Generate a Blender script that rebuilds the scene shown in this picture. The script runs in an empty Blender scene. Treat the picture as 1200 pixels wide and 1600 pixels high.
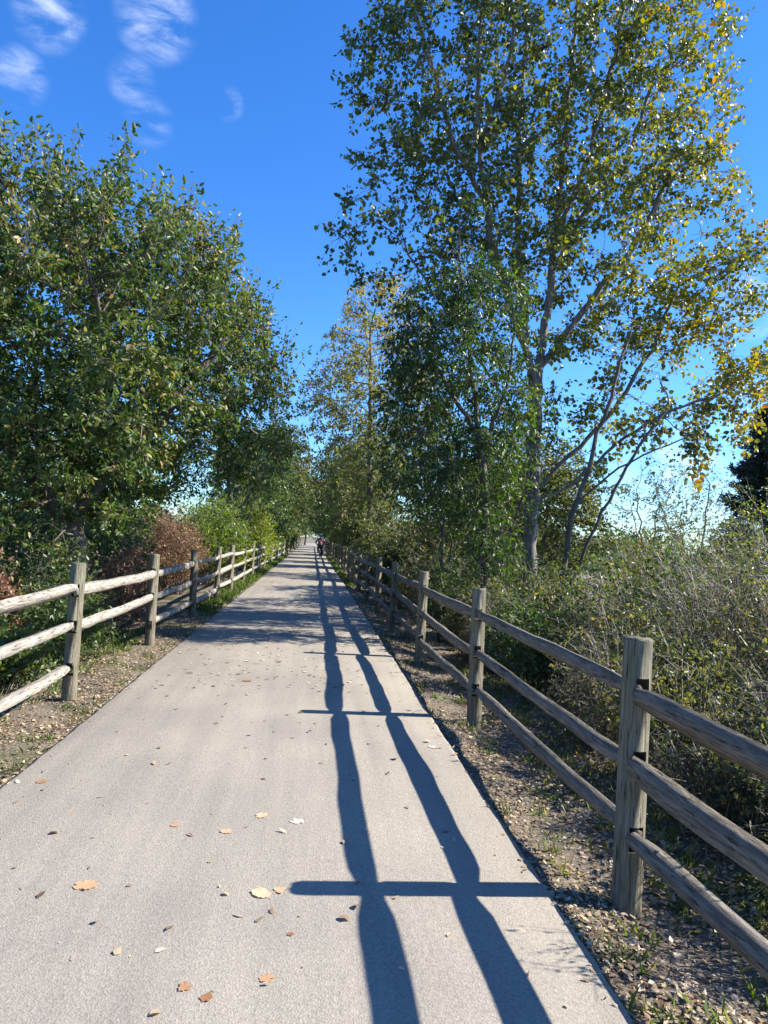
import bpy, math, random
import numpy as np
from mathutils import Vector, Matrix

R = math.radians
SC = bpy.context.scene
COL = SC.collection
random.seed(7)

# ------------------------------------------------------------------ camera
cam_d = bpy.data.cameras.new('camera')
cam = bpy.data.objects.new('camera', cam_d)
COL.objects.link(cam)
cam_d.sensor_fit = 'VERTICAL'
cam_d.sensor_height = 34.6
cam_d.sensor_width = 25.95
cam_d.lens = 24.0
cam_d.clip_start = 0.05
cam_d.clip_end = 5000
CAM = (0.0, 0.0, 1.64)
cam.matrix_world = (Matrix.Translation(CAM) @ Matrix.Rotation(R(-5.65), 4, 'Z')
                    @ Matrix.Rotation(R(92.26), 4, 'X') @ Matrix.Rotation(R(3.0), 4, 'Z'))
SC.camera = cam

# ------------------------------------------------------------------ sky, sun, exposure
SUN_EL, SUN_FWD = 37.0, 2.0          # elevation; degrees ahead of the path's right-hand normal
SKY_STRENGTH, SUN_STRENGTH, EXPOSURE = 0.093, 5.0, 1.30
sv = Vector((math.cos(R(SUN_FWD)) * math.cos(R(SUN_EL)), math.sin(R(SUN_FWD)) * math.cos(R(SUN_EL)), math.sin(R(SUN_EL))))

world = bpy.data.worlds.new('World')
SC.world = world
world.use_nodes = True
nt = world.node_tree
nt.nodes.clear()
out = nt.nodes.new('ShaderNodeOutputWorld')
bg = nt.nodes.new('ShaderNodeBackground')
bg.inputs['Strength'].default_value = SKY_STRENGTH
sky = nt.nodes.new('ShaderNodeTexSky')
sky.sky_type = 'NISHITA'
sky.sun_disc = False
sky.sun_elevation = R(SUN_EL)
sky.sun_rotation = R(90 - SUN_FWD)
sky.altitude = 300
sky.air_density = 1.0
sky.dust_density = 0.3
sky.ozone_density = 1.6
hs = nt.nodes.new('ShaderNodeHueSaturation')
hs.inputs['Saturation'].default_value = 1.30
hs.inputs['Value'].default_value = 1.0
nt.links.new(sky.outputs[0], hs.inputs['Color'])
wb = nt.nodes.new('ShaderNodeMix'); wb.data_type = 'RGBA'; wb.blend_type = 'MULTIPLY'; wb.inputs['Factor'].default_value = 1
nt.links.new(hs.outputs[0], wb.inputs[6]); wb.inputs[7].default_value = (.66, .93, 1.30, 1)     # cool white balance over the whole sky
# thin clouds: wispy noise by direction, gathered in a few banks
tc = nt.nodes.new('ShaderNodeTexCoord')
mp = nt.nodes.new('ShaderNodeMapping')
mp.inputs['Scale'].default_value = (9, 14, 24)
mp.inputs['Rotation'].default_value = (0.5, 0.3, 0.2)
nt.links.new(tc.outputs['Generated'], mp.inputs['Vector'])
wn = nt.nodes.new('ShaderNodeTexNoise')
wn.inputs['Scale'].default_value = 1.6
wn.inputs['Detail'].default_value = 7
wn.inputs['Roughness'].default_value = 0.6
wn.inputs['Distortion'].default_value = 0.25
nt.links.new(mp.outputs[0], wn.inputs['Vector'])
wr = nt.nodes.new('ShaderNodeMapRange')
wr.interpolation_type = 'SMOOTHSTEP'
wr.inputs['From Min'].default_value = 0.38
wr.inputs['From Max'].default_value = 0.86
nt.links.new(wn.outputs['Fac'], wr.inputs['Value'])
# banks (unit direction, angular radius in degrees, strength)
CLOUDS = [((-0.3136, 0.7767, 0.5463), 2.5, .7), ((-0.2060, 0.7960, 0.5690), 2.9, .8), ((-0.3485, 0.8006, 0.4874), 2.0, .5),
          ((-0.1304, 0.8489, 0.5122), 1.3, .55), ((-0.2203, 0.8491, 0.4801), 1.9, .35), ((-0.2365, 0.8251, 0.5131), 1.8, .35),
          ((0.5150, 0.7986, 0.3115), 3.0, .8), ((0.5418, 0.8199, 0.1849), 3.0, .8), ((0.4676, 0.8770, 0.1103), 5.0, .6),
          ((-0.80, 0.45, 0.40), 7.0, 1.0), ((0.75, -0.2, 0.63), 7.0, .8), ((-0.2, -0.75, 0.63), 8.0, 1.0), ((-0.6, -0.5, 0.62), 6.0, .8), ((0.3, -0.9, 0.3), 9.0, 1.0)]
prev = None
for d, rad, st in CLOUDS:
    n = Vector(d).normalized()
    dp = nt.nodes.new('ShaderNodeVectorMath'); dp.operation = 'DOT_PRODUCT'
    nt.links.new(tc.outputs['Generated'], dp.inputs[0]); dp.inputs[1].default_value = n
    mr = nt.nodes.new('ShaderNodeMapRange'); mr.interpolation_type = 'SMOOTHSTEP'
    mr.inputs['From Min'].default_value = math.cos(R(rad)); mr.inputs['From Max'].default_value = math.cos(R(rad * 0.15))
    mr.inputs['To Max'].default_value = st
    nt.links.new(dp.outputs['Value'], mr.inputs['Value'])
    if prev is None:
        prev = mr.outputs[0]
    else:
        ad = nt.nodes.new('ShaderNodeMath'); ad.operation = 'MAXIMUM'
        nt.links.new(prev, ad.inputs[0]); nt.links.new(mr.outputs[0], ad.inputs[1]); prev = ad.outputs[0]
ml = nt.nodes.new('ShaderNodeMath'); ml.operation = 'MULTIPLY'; ml.use_clamp = True
nt.links.new(prev, ml.inputs[0]); nt.links.new(wr.outputs[0], ml.inputs[1])
mx = nt.nodes.new('ShaderNodeMix'); mx.data_type = 'RGBA'
nt.links.new(ml.outputs[0], mx.inputs['Factor'])
nt.links.new(wb.outputs[2], mx.inputs[6])
mx.inputs[7].default_value = (6.0, 6.5, 7.4, 1)
nt.links.new(mx.outputs[2], bg.inputs['Color'])
nt.links.new(bg.outputs[0], out.inputs['Surface'])

sun_d = bpy.data.lights.new('sun', 'SUN')
sun_d.energy = SUN_STRENGTH
sun_d.angle = R(0.53)
sun_d.color = (1.0, 0.94, 0.84)
sun = bpy.data.objects.new('sun', sun_d)
sun.rotation_euler = sv.to_track_quat('Z', 'Y').to_euler()
COL.objects.link(sun)

SC.view_settings.view_transform = 'Standard'
SC.view_settings.look = 'None'
SC.view_settings.gamma = 1
SC.view_settings.use_curve_mapping = False
SC.view_settings.exposure = EXPOSURE
SC.cycles.max_bounces = 6
SC.cycles.diffuse_bounces = 3
SC.cycles.glossy_bounces = 2
SC.cycles.transmission_bounces = 4
SC.cycles.use_denoising = True

# ------------------------------------------------------------------ helpers
def tag(o, label=None, cat=None, group=None, kind=None):
    if label: o['label'] = label
    if cat: o['category'] = cat
    if group: o['group'] = group
    if kind: o['kind'] = kind
    return o

def empty(name, loc=(0, 0, 0), **k):
    o = bpy.data.objects.new(name, None)
    o.location = loc
    COL.objects.link(o)
    return tag(o, **k)

def raw_mesh(name, V, F, mat, tint=None, smooth=False):
    """V (n,3); F list of int arrays (m,k)."""
    me = bpy.data.meshes.new(name)
    V = np.asarray(V, np.float32).reshape(-1, 3)
    F = [np.asarray(f, np.int32) for f in F if len(f)]
    me.vertices.add(len(V)); me.vertices.foreach_set('co', V.ravel())
    loops = np.concatenate([f.ravel() for f in F])
    tot = np.concatenate([np.full(len(f), f.shape[1], np.int32) for f in F])
    st = np.concatenate([[0], np.cumsum(tot)[:-1]]).astype(np.int32)
    me.loops.add(len(loops)); me.loops.foreach_set('vertex_index', loops)
    me.polygons.add(len(tot)); me.polygons.foreach_set('loop_start', st)
    if smooth:
        me.polygons.foreach_set('use_smooth', np.ones(len(tot), bool))
    me.update(calc_edges=True)
    if tint is not None:
        a = me.attributes.new('tint', 'FLOAT', 'POINT')
        a.data.foreach_set('value', np.asarray(tint, np.float32))
    me.materials.append(mat)
    return me

def obj(name, me, parent=None, **k):
    o = bpy.data.objects.new(name, me)
    COL.objects.link(o)
    if parent is not None: o.parent = parent
    return tag(o, **k)

def copy_tree(root, loc, rz, scale, **k):
    r = root.copy(); COL.objects.link(r)
    r.location = loc; r.rotation_euler = (0, 0, rz); r.scale = scale
    tag(r, **k)
    for ch in list(root.children):
        c = ch.copy(); COL.objects.link(c); c.parent = r
    return r

class Acc:
    """collects vertices, quads/tris and a per-vertex tint"""
    def __init__(s): s.V = []; s.F = {}; s.T = []; s.n = 0
    def add(s, V, Fs, t=0.5):
        V = np.asarray(V, float).reshape(-1, 3)
        s.V.append(V)
        s.T.append(np.full(len(V), t) if np.isscalar(t) else np.asarray(t))
        for f in Fs:
            f = np.asarray(f, np.int64) + s.n
            s.F.setdefault(f.shape[1], []).append(f)
        s.n += len(V)
    def mesh(s, name, mat, smooth=False):
        return raw_mesh(name, np.concatenate(s.V), [np.concatenate(v) for v in s.F.values()], mat, np.concatenate(s.T), smooth)

def nrm(a):
    return a / np.maximum(np.linalg.norm(a, axis=-1, keepdims=True), 1e-9)

def rand_dirs(rng, n):
    return nrm(rng.normal(size=(n, 3)))

def tubes(P, rad, k):
    """P (N,S,3), rad (N,S): N tubes of k sides -> V, F"""
    N, S, _ = P.shape
    T = np.empty_like(P)
    T[:, 1:-1] = P[:, 2:] - P[:, :-2]; T[:, 0] = P[:, 1] - P[:, 0]; T[:, -1] = P[:, -1] - P[:, -2]
    T = nrm(T)
    mean = nrm(T.mean(1))
    ref = np.where(np.abs(mean[:, 2:3]) < 0.7, np.array([[0, 0, 1.0]]), np.array([[1.0, 0.1, 0]]))[:, None, :]
    U = nrm(np.cross(T, np.broadcast_to(ref, T.shape)))
    W = np.cross(T, U)
    a = np.arange(k) * 2 * math.pi / k
    V = P[:, :, None, :] + rad[:, :, None, None] * (np.cos(a)[None, None, :, None] * U[:, :, None, :] + np.sin(a)[None, None, :, None] * W[:, :, None, :])
    i = np.arange(N)[:, None, None] * S * k; s = np.arange(S - 1)[None, :, None] * k; j = np.arange(k)[None, None, :]; j2 = (j + 1) % k
    F = np.stack([i + s + j, i + s + j2, i + s + k + j2, i + s + k + j], -1).reshape(-1, 4)
    return V.reshape(-1, 3), F

def leaves(P, axis, normal, L, W, fold=0.18, curl=0.15, hi=True):
    """folded leaf blades -> V (N*6 or N*4), F"""
    n = len(P)
    axis = nrm(axis)
    side = nrm(np.cross(axis, normal)); nn = np.cross(side, axis)
    L = np.broadcast_to(L, (n,))[:, None]; W = np.broadcast_to(W, (n,))[:, None]
    if hi:
        up = nn * (fold * W)
        V = np.stack([P, P + axis * L * .30 + side * W * .5 + up, P + axis * L * .68 + side * W * .36 + up - nn * curl * L * .4,
                      P + axis * L - nn * curl * L,
                      P + axis * L * .68 - side * W * .36 + up - nn * curl * L * .4, P + axis * L * .30 - side * W * .5 + up], 1)
        b = np.arange(n)[:, None] * 6
        F = np.concatenate([b + np.array([[0, 1, 2, 3]]), b + np.array([[0, 3, 4, 5]])])
        return V.reshape(-1, 3), F, 6
    up = nn * (fold * W)
    V = np.stack([P, P + axis * L * .42 + side * W * .5 + up, P + axis * L - nn * curl * L, P + axis * L * .42 - side * W * .5 + up], 1)
    b = np.arange(n)[:, None] * 4
    F = np.concatenate([b + np.array([[0, 1, 2]]), b + np.array([[0, 2, 3]])])
    return V.reshape(-1, 3), F, 4

# ------------------------------------------------------------------ materials
def new_mat(name):
    m = bpy.data.materials.new(name); m.use_nodes = True
    t = m.node_tree; t.nodes.clear()
    o = t.nodes.new('ShaderNodeOutputMaterial')
    return m, t, o

def ramp(t, stops):
    r = t.nodes.new('ShaderNodeValToRGB')
    e = r.color_ramp.elements
    while len(e) > 1: e.remove(e[-1])
    e[0].position = stops[0][0]; e[0].color = (*stops[0][1], 1)
    for p, c in stops[1:]:
        x = e.new(p); x.color = (*c, 1)
    return r

def leaf_mat(name, stops, trans=0.38, rough=0.42, spec=0.5):
    m, t, o = new_mat(name)
    at = t.nodes.new('ShaderNodeAttribute'); at.attribute_name = 'tint'
    r = ramp(t, stops); t.links.new(at.outputs['Fac'], r.inputs[0])
    p = t.nodes.new('ShaderNodeBsdfPrincipled'); p.inputs['Roughness'].default_value = rough
    p.inputs['Specular IOR Level'].default_value = spec
    t.links.new(r.outputs[0], p.inputs['Base Color'])
    tr = t.nodes.new('ShaderNodeBsdfTranslucent')
    h = t.nodes.new('ShaderNodeHueSaturation'); h.inputs['Saturation'].default_value = 1.25; h.inputs['Value'].default_value = 1.7
    h.inputs['Hue'].default_value = 0.49
    t.links.new(r.outputs[0], h.inputs['Color']); t.links.new(h.outputs[0], tr.inputs['Color'])
    mxs = t.nodes.new('ShaderNodeMixShader'); mxs.inputs[0].default_value = trans
    t.links.new(p.outputs[0], mxs.inputs[1]); t.links.new(tr.outputs[0], mxs.inputs[2]); t.links.new(mxs.outputs[0], o.inputs['Surface'])
    return m

def noise(t, scale, detail=4, rough=0.55, vec=None, dist=0.0):
    n = t.nodes.new('ShaderNodeTexNoise')
    n.inputs['Scale'].default_value = scale; n.inputs['Detail'].default_value = detail
    n.inputs['Roughness'].default_value = rough; n.inputs['Distortion'].default_value = dist
    if vec is not None: t.links.new(vec, n.inputs['Vector'])
    return n

def coords(t, scale=(1, 1, 1), kind='Object'):
    c = t.nodes.new('ShaderNodeTexCoord'); mpp = t.nodes.new('ShaderNodeMapping')
    mpp.inputs['Scale'].default_value = scale
    t.links.new(c.outputs[kind], mpp.inputs['Vector'])
    return mpp.outputs[0]

def mixc(t, fac, a, b, mode='MIX'):
    x = t.nodes.new('ShaderNodeMix'); x.data_type = 'RGBA'; x.blend_type = mode
    for s, v in ((x.inputs['Factor'], fac), (x.inputs[6], a), (x.inputs[7], b)):
        if hasattr(v, 'links'): t.links.new(v, s)
        elif isinstance(v, (int, float)): s.default_value = v
        else: s.default_value = (*v, 1)
    return x.outputs[2]

def bump(t, p, h, strength, dist):
    b = t.nodes.new('ShaderNodeBump'); b.inputs['Strength'].default_value = strength; b.inputs['Distance'].default_value = dist
    t.links.new(h, b.inputs['Height']); t.links.new(b.outputs[0], p.inputs['Normal'])

def bark_mat(name, dark, light, scale=(9, 9, 2.2)):
    m, t, o = new_mat(name)
    v = coords(t, scale)
    n1 = noise(t, 2.0, 6, .65, v, .4)
    r = ramp(t, [(.3, dark), (.7, light)]); t.links.new(n1.outputs['Fac'], r.inputs[0])
    p = t.nodes.new('ShaderNodeBsdfPrincipled'); p.inputs['Roughness'].default_value = .85
    t.links.new(r.outputs[0], p.inputs['Base Color']); bump(t, p, n1.outputs['Fac'], .8, .03)
    t.links.new(p.outputs[0], o.inputs['Surface'])
    return m

def flat_mat(name, c, rough=.6, metal=0.0, var=0.25):
    m, t, o = new_mat(name)
    n1 = noise(t, 25, 3, .5, coords(t))
    dk = tuple(x * (1 - var) for x in c); lt = tuple(min(1, x * (1 + var)) for x in c)
    r = ramp(t, [(.35, dk), (.65, lt)]); t.links.new(n1.outputs['Fac'], r.inputs[0])
    p = t.nodes.new('ShaderNodeBsdfPrincipled'); p.inputs['Roughness'].default_value = rough; p.inputs['Metallic'].default_value = metal
    t.links.new(r.outputs[0], p.inputs['Base Color']); t.links.new(p.outputs[0], o.inputs['Surface'])
    return m

def wood_mat(name, axis, dark, mid, light, green):
    """weathered split timber; axis = grain direction of the piece"""
    m, t, o = new_mat(name)
    sc = {'Y': (34, 3.2, 34), 'Z': (30, 30, 2.4)}[axis]
    g = noise(t, 1.6, 7, .65, coords(t, sc), .6)
    big = noise(t, 3.2, 3, .5, coords(t))
    r = ramp(t, [(.28, dark), (.5, mid), (.72, light)]); t.links.new(g.outputs['Fac'], r.inputs[0])
    rb = ramp(t, [(.42, (0, 0, 0)), (.66, (1, 1, 1))]); t.links.new(big.outputs['Fac'], rb.inputs[0])
    sep = t.nodes.new('ShaderNodeMath'); sep.operation = 'MULTIPLY'; sep.inputs[1].default_value = .45
    t.links.new(rb.outputs[0], sep.inputs[0])
    c = mixc(t, sep.outputs[0], r.outputs[0], green)
    # knots and cracks
    ck = noise(t, 1.2, 5, .7, coords(t, tuple(x * 1.6 for x in sc)), .3)
    rk = ramp(t, [(.33, (.25, .22, .2)), (.42, (1, 1, 1))]); t.links.new(ck.outputs['Fac'], rk.inputs[0])
    c = mixc(t, 1.0, c, rk.outputs[0], 'MULTIPLY')
    p = t.nodes.new('ShaderNodeBsdfPrincipled'); p.inputs['Roughness'].default_value = .8
    p.inputs['Specular IOR Level'].default_value = .25
    t.links.new(c, p.inputs['Base Color'])
    hgt = t.nodes.new('ShaderNodeMath'); hgt.operation = 'MULTIPLY'; t.links.new(g.outputs['Fac'], hgt.inputs[0]); t.links.new(rk.outputs[0], hgt.inputs[1])
    bump(t, p, hgt.outputs[0], 1.0, .022)
    t.links.new(p.outputs[0], o.inputs['Surface'])
    return m

def path_mat():
    m, t, o = new_mat('worn_asphalt')
    v = coords(t)
    fine = noise(t, 260, 3, .7, v); mid = noise(t, 60, 4, .6, v); big = noise(t, .7, 4, .5, v)
    vor = t.nodes.new('ShaderNodeTexVoronoi'); vor.inputs['Scale'].default_value = 120
    t.links.new(v, vor.inputs['Vector'])
    r = ramp(t, [(.20, (.225, .205, .172)), (.5, (.307, .281, .236)), (.8, (.39, .36, .304))]); t.links.new(fine.outputs['Fac'], r.inputs[0])
    rv = ramp(t, [(0, (.66, .64, .62)), (.55, (1.0, 1.0, 1.0)), (1, (1.28, 1.25, 1.2))]); t.links.new(vor.outputs['Color'], rv.inputs[0])
    c = mixc(t, .5, r.outputs[0], rv.outputs[0], 'MULTIPLY')
    rm = ramp(t, [(.32, (.80, .79, .78)), (.62, (1.06, 1.05, 1.04))]); t.links.new(mid.outputs['Fac'], rm.inputs[0])
    c = mixc(t, .7, c, rm.outputs[0], 'MULTIPLY')
    rb = ramp(t, [(.35, (.88, .87, .88)), (.65, (1.07, 1.06, 1.03))]); t.links.new(big.outputs['Fac'], rb.inputs[0])
    c = mixc(t, 1, c, rb.outputs[0], 'MULTIPLY')
    # streaks along the way of travel
    st = noise(t, 1.0, 4, .6, coords(t, (5, .25, 1)))
    rs = ramp(t, [(.35, (.90, .90, .90)), (.6, (1.05, 1.04, 1.03))]); t.links.new(st.outputs['Fac'], rs.inputs[0])
    c = mixc(t, 1, c, rs.outputs[0], 'MULTIPLY')
    p = t.nodes.new('ShaderNodeBsdfPrincipled'); p.inputs['Roughness'].default_value = .9; p.inputs['Specular IOR Level'].default_value = .2
    t.links.new(c, p.inputs['Base Color'])
    a = t.nodes.new('ShaderNodeMath'); a.operation = 'ADD'; t.links.new(fine.outputs['Fac'], a.inputs[0]); t.links.new(vor.outputs['Distance'], a.inputs[1])
    bump(t, p, a.outputs[0], .5, .004)
    t.links.new(p.outputs[0], o.inputs['Surface'])
    return m

def ground_mat():
    m, t, o = new_mat('leafy_soil')
    v = coords(t)
    n1 = noise(t, 45, 6, .7, v); n2 = noise(t, 1.3, 5, .6, v); n3 = noise(t, 140, 3, .7, v)
    r = ramp(t, [(.3, (.075, .06, .045)), (.5, (.19, .155, .115)), (.7, (.35, .30, .235))]); t.links.new(n1.outputs['Fac'], r.inputs[0])
    rg = ramp(t, [(.3, (.03, .045, .012)), (.7, (.10, .13, .04))]); t.links.new(n3.outputs['Fac'], rg.inputs[0])
    rf = ramp(t, [(.52, (0, 0, 0)), (.66, (1, 1, 1))]); t.links.new(n2.outputs['Fac'], rf.inputs[0])
    c = mixc(t, rf.outputs[0], r.outputs[0], rg.outputs[0])
    p = t.nodes.new('ShaderNodeBsdfPrincipled'); p.inputs['Roughness'].default_value = .95; p.inputs['Specular IOR Level'].default_value = .1
    t.links.new(c, p.inputs['Base Color']); bump(t, p, n1.outputs['Fac'], 1.0, .03)
    t.links.new(p.outputs[0], o.inputs['Surface'])
    return m

M_PATH, M_GROUND = path_mat(), ground_mat()
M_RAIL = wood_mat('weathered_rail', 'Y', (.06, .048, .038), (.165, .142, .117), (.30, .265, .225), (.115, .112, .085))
M_RAIL_PALE = wood_mat('sunlit_rail', 'Y', (.15, .125, .10), (.36, .32, .27), (.52, .475, .41), (.27, .255, .20))  # rail wood again, lighter: sunlight on this fence put into its colour
M_POST = wood_mat('weathered_post', 'Z', (.085, .075, .052), (.185, .162, .118), (.30, .265, .20), (.13, .135, .07))
M_BARK = bark_mat('grey_brown_bark', (.045, .036, .03), (.17, .145, .12))
M_BARK_PALE = bark_mat('pale_poplar_bark', (.07, .06, .05), (.27, .235, .20))
M_TWIG = bark_mat('twig_bark', (.07, .05, .04), (.17, .13, .10), (20, 20, 20))
M_DEAD = leaf_mat('dead_stems', [(0, (.04, .03, .025)), (.5, (.095, .076, .062)), (.8, (.19, .158, .13)), (1, (.36, .31, .25))], .05, .6)
M_POPLAR = leaf_mat('poplar_leaves', [(0, (.035, .055, .022)), (.30, (.085, .115, .034)), (.52, (.22, .23, .045)), (.78, (.42, .33, .05)), (.93, (.38, .22, .045)), (1, (.30, .12, .03))], .36, .42, .5)
M_LEFT = leaf_mat('broad_green_leaves', [(0, (.022, .045, .016)), (.42, (.05, .098, .025)), (.68, (.13, .175, .04)), (.86, (.29, .25, .10)), (1, (.36, .26, .13))], .33, .46, .42)
M_ELDER = leaf_mat('dark_green_leaflets', [(0, (.024, .05, .015)), (.5, (.054, .10, .022)), (.85, (.13, .19, .035)), (1, (.25, .29, .05))], .36, .42, .45)
M_OLIVE = leaf_mat('olive_leaves', [(0, (.032, .052, .016)), (.4, (.075, .098, .03)), (.7, (.17, .17, .05)), (.92, (.28, .25, .075)), (1, (.32, .23, .08))], .40, .45)
M_MIDGREEN = leaf_mat('mid_green_leaves', [(0, (.03, .06, .018)), (.5, (.065, .115, .03)), (.85, (.15, .19, .045)), (1, (.27, .25, .06))], .40, .42)
M_YELGREEN = leaf_mat('yellow_green_leaves', [(0, (.07, .12, .025)), (.5, (.16, .23, .045)), (.85, (.30, .33, .07)), (1, (.36, .28, .10))], .45, .42)
M_YELLOW = leaf_mat('yellowing_leaves', [(0, (.055, .08, .025)), (.4, (.15, .165, .05)), (.75, (.40, .33, .09)), (1, (.42, .26, .09))], .42, .45)
M_RED = leaf_mat('rusty_leaves', [(0, (.10, .058, .036)), (.45, (.24, .125, .078)), (.72, (.36, .22, .13)), (.9, (.30, .24, .08)), (1, (.14, .17, .05))], .35, .5)
M_GRASS = leaf_mat('grass_blades', [(0, (.05, .09, .02)), (.5, (.10, .16, .035)), (.8, (.20, .22, .07)), (1, (.36, .30, .14))], .4, .5)
M_LITTER = leaf_mat('fallen_leaf', [(0, (.08, .045, .03)), (.3, (.19, .122, .07)), (.6, (.35, .265, .165)), (.85, (.50, .40, .265)), (1, (.62, .535, .40))], .15, .5, .4)
M_FALLEN = leaf_mat('large_fallen_leaf', [(0, (.10, .05, .03)), (.4, (.28, .14, .065)), (.7, (.50, .30, .16)), (.85, (.60, .44, .27)), (1, (.72, .64, .52))], .15, .5, .4)
M_PINE = leaf_mat('pine_needles', [(0, (.010, .022, .016)), (1, (.03, .055, .035))], .1, .5)
M_STONE = leaf_mat('gravel_stones', [(0, (.12, .11, .10)), (.5, (.21, .20, .185)), (1, (.34, .32, .295))], 0.0, .8, .2)

# ------------------------------------------------------------------ ground and path
PL, PR = -1.825, 1.22            # path edges
def gz(x, y):
    x = np.asarray(x, float); y = np.asarray(y, float)
    z = np.interp(x, [-60, -12, -5, -3.2, -2.4, PL - .02, PL + .12, PR - .12, PR + .02, PR + .25, 1.7, 2.6, 4, 12, 60],
                  [-1.5, -.45, -.25, -.10, .0, -.02, -.10, -.10, -.035, -.07, -.12, -.16, -.20, -.5, -1.6])
    inside = (x > PL) & (x < PR)
    near = np.exp(-(y / 60) ** 2)
    w = .018 * (np.sin(x * 5.1 + y * 2.3) + np.sin(y * 4.7 - x * 3.1 + 1) + np.sin(x * 9.7 + 2) * np.cos(y * 8.3)) * near
    return z + np.where(inside, 0, w) * np.clip((np.minimum(np.abs(x - PL), np.abs(x - PR))) / .15, 0, 1)

xs = np.unique(np.concatenate([np.linspace(-6, 6, 97), [PL - .02, PL + .12, PR - .12, PR + .02], np.linspace(-40, 40, 61), np.linspace(-900, 900, 41)]))
ys = np.unique(np.concatenate([np.linspace(-6, 16, 133), np.linspace(16, 60, 70), np.linspace(60, 200, 60), np.linspace(-60, 1500, 60)]))
X, Y = np.meshgrid(xs, ys)
V = np.stack([X, Y, gz(X, Y)], -1).reshape(-1, 3)
nx = len(xs)
ii, jj = np.meshgrid(np.arange(len(ys) - 1), np.arange(nx - 1), indexing='ij')
b = (ii * nx + jj).ravel()
obj('ground', raw_mesh('ground', V, [np.stack([b, b + 1, b + nx + 1, b + nx], -1)], M_GROUND, smooth=True), kind='structure')

def pz(x):
    return np.interp(x, [PL, PL + .03, PL + 1, (PL + PR) / 2, PR - 1, PR - .03, PR], [-.008, 0, .012, .018, .012, 0, -.008])
rng = np.random.default_rng(3)
py = np.unique(np.concatenate([np.arange(-6, 30, .06), np.arange(30, 170, .5)]))
def wob(y, s):
    return .005 * np.sin(y * 1.1 + s) + .003 * np.sin(y * 8.7 + 2 * s) + .003 * np.sin(y * 23 + s * 3)
prof = []
for yy in py:
    l, r = PL + wob(yy, 1.0), PR + wob(yy, 4.0)
    prof.append([(l - .01, yy, -.09), (l, yy, -.008), (l + .03, yy, .0), (l + 1, yy, .012), ((l + r) / 2, yy, .018), (r - 1, yy, .012), (r - .03, yy, .0), (r, yy, -.008), (r + .01, yy, -.09)])
prof = np.array(prof); m_ = prof.shape[1]
ii, jj = np.meshgrid(np.arange(len(py) - 1), np.arange(m_ - 1), indexing='ij')
b = (ii * m_ + jj).ravel()
obj('path', raw_mesh('path', prof.reshape(-1, 3), [np.stack([b, b + 1, b + m_ + 1, b + m_], -1)], M_PATH, smooth=True), kind='structure')

# ------------------------------------------------------------------ fences
def post_mesh(name, r, h, slots, seed, sink=.25):
    """round post with mortises cut through along Y"""
    rg = np.random.default_rng(seed)
    n = 12
    zs = [-sink, 0.0]
    sl = []
    for (c, hh) in slots:
        sl.append((c - hh / 2, c + hh / 2)); zs += [c - hh / 2, c + hh / 2]
    zs += [h * .5 + .01, h - .012, h]
    zs = sorted(set(round(z, 4) for z in zs))
    a = (np.arange(n) + 0.0) * 2 * math.pi / n
    pr = 1 + rg.normal(0, .03, n)
    V = []; lean = rg.normal(0, .006, 2)
    for z in zs:
        k = 1 + .05 * (1 - z / h) * .6 + rg.normal(0, .008)
        if z >= h - 1e-6: k *= .965
        V += [(r * k * pr[j] * math.cos(a[j]) + lean[0] * z, r * k * pr[j] * math.sin(a[j]) + lean[1] * z, z + (rg.normal(0, .004) if z >= h - .013 else 0)) for j in range(n)]
    F4 = []; hole_cols = {2, 3, 8, 9}
    for i in range(len(zs) - 1):
        is_slot = any(abs(zs[i] - s0) < 1e-3 and zs[i + 1] <= s1 + 1e-3 or (zs[i] >= s0 - 1e-3 and zs[i + 1] <= s1 + 1e-3) for s0, s1 in sl)
        for j in range(n):
            if is_slot and j in hole_cols: continue
            F4.append((i * n + j, i * n + (j + 1) % n, (i + 1) * n + (j + 1) % n, (i + 1) * n + j))
        if is_slot:  # tunnel walls; columns 2-4 open on +Y, 8-10 on -Y
            lo, hi = i * n, (i + 1) * n
            F4.append((lo + 2, hi + 2, hi + 10, lo + 10)); F4.append((lo + 4, lo + 8, hi + 8, hi + 4))
            if any(abs(zs[i] - s0) < 1e-3 for s0, s1 in sl):
                F4 += [(lo + 2, lo + 10, lo + 9, lo + 3), (lo + 3, lo + 9, lo + 8, lo + 4)]
            if any(abs(zs[i + 1] - s1) < 1e-3 for s0, s1 in sl):
                F4 += [(hi + 2, hi + 3, hi + 9, hi + 10), (hi + 3, hi + 4, hi + 8, hi + 9)]
    top = (len(zs) - 1) * n
    V.append((lean[0] * h, lean[1] * h, h + .002)); cidx = len(V) - 1
    F3 = [(top + j, top + (j + 1) % n, cidx) for j in range(n)]
    return raw_mesh(name, V, [np.array(F4), np.array(F3)], M_POST)

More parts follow.
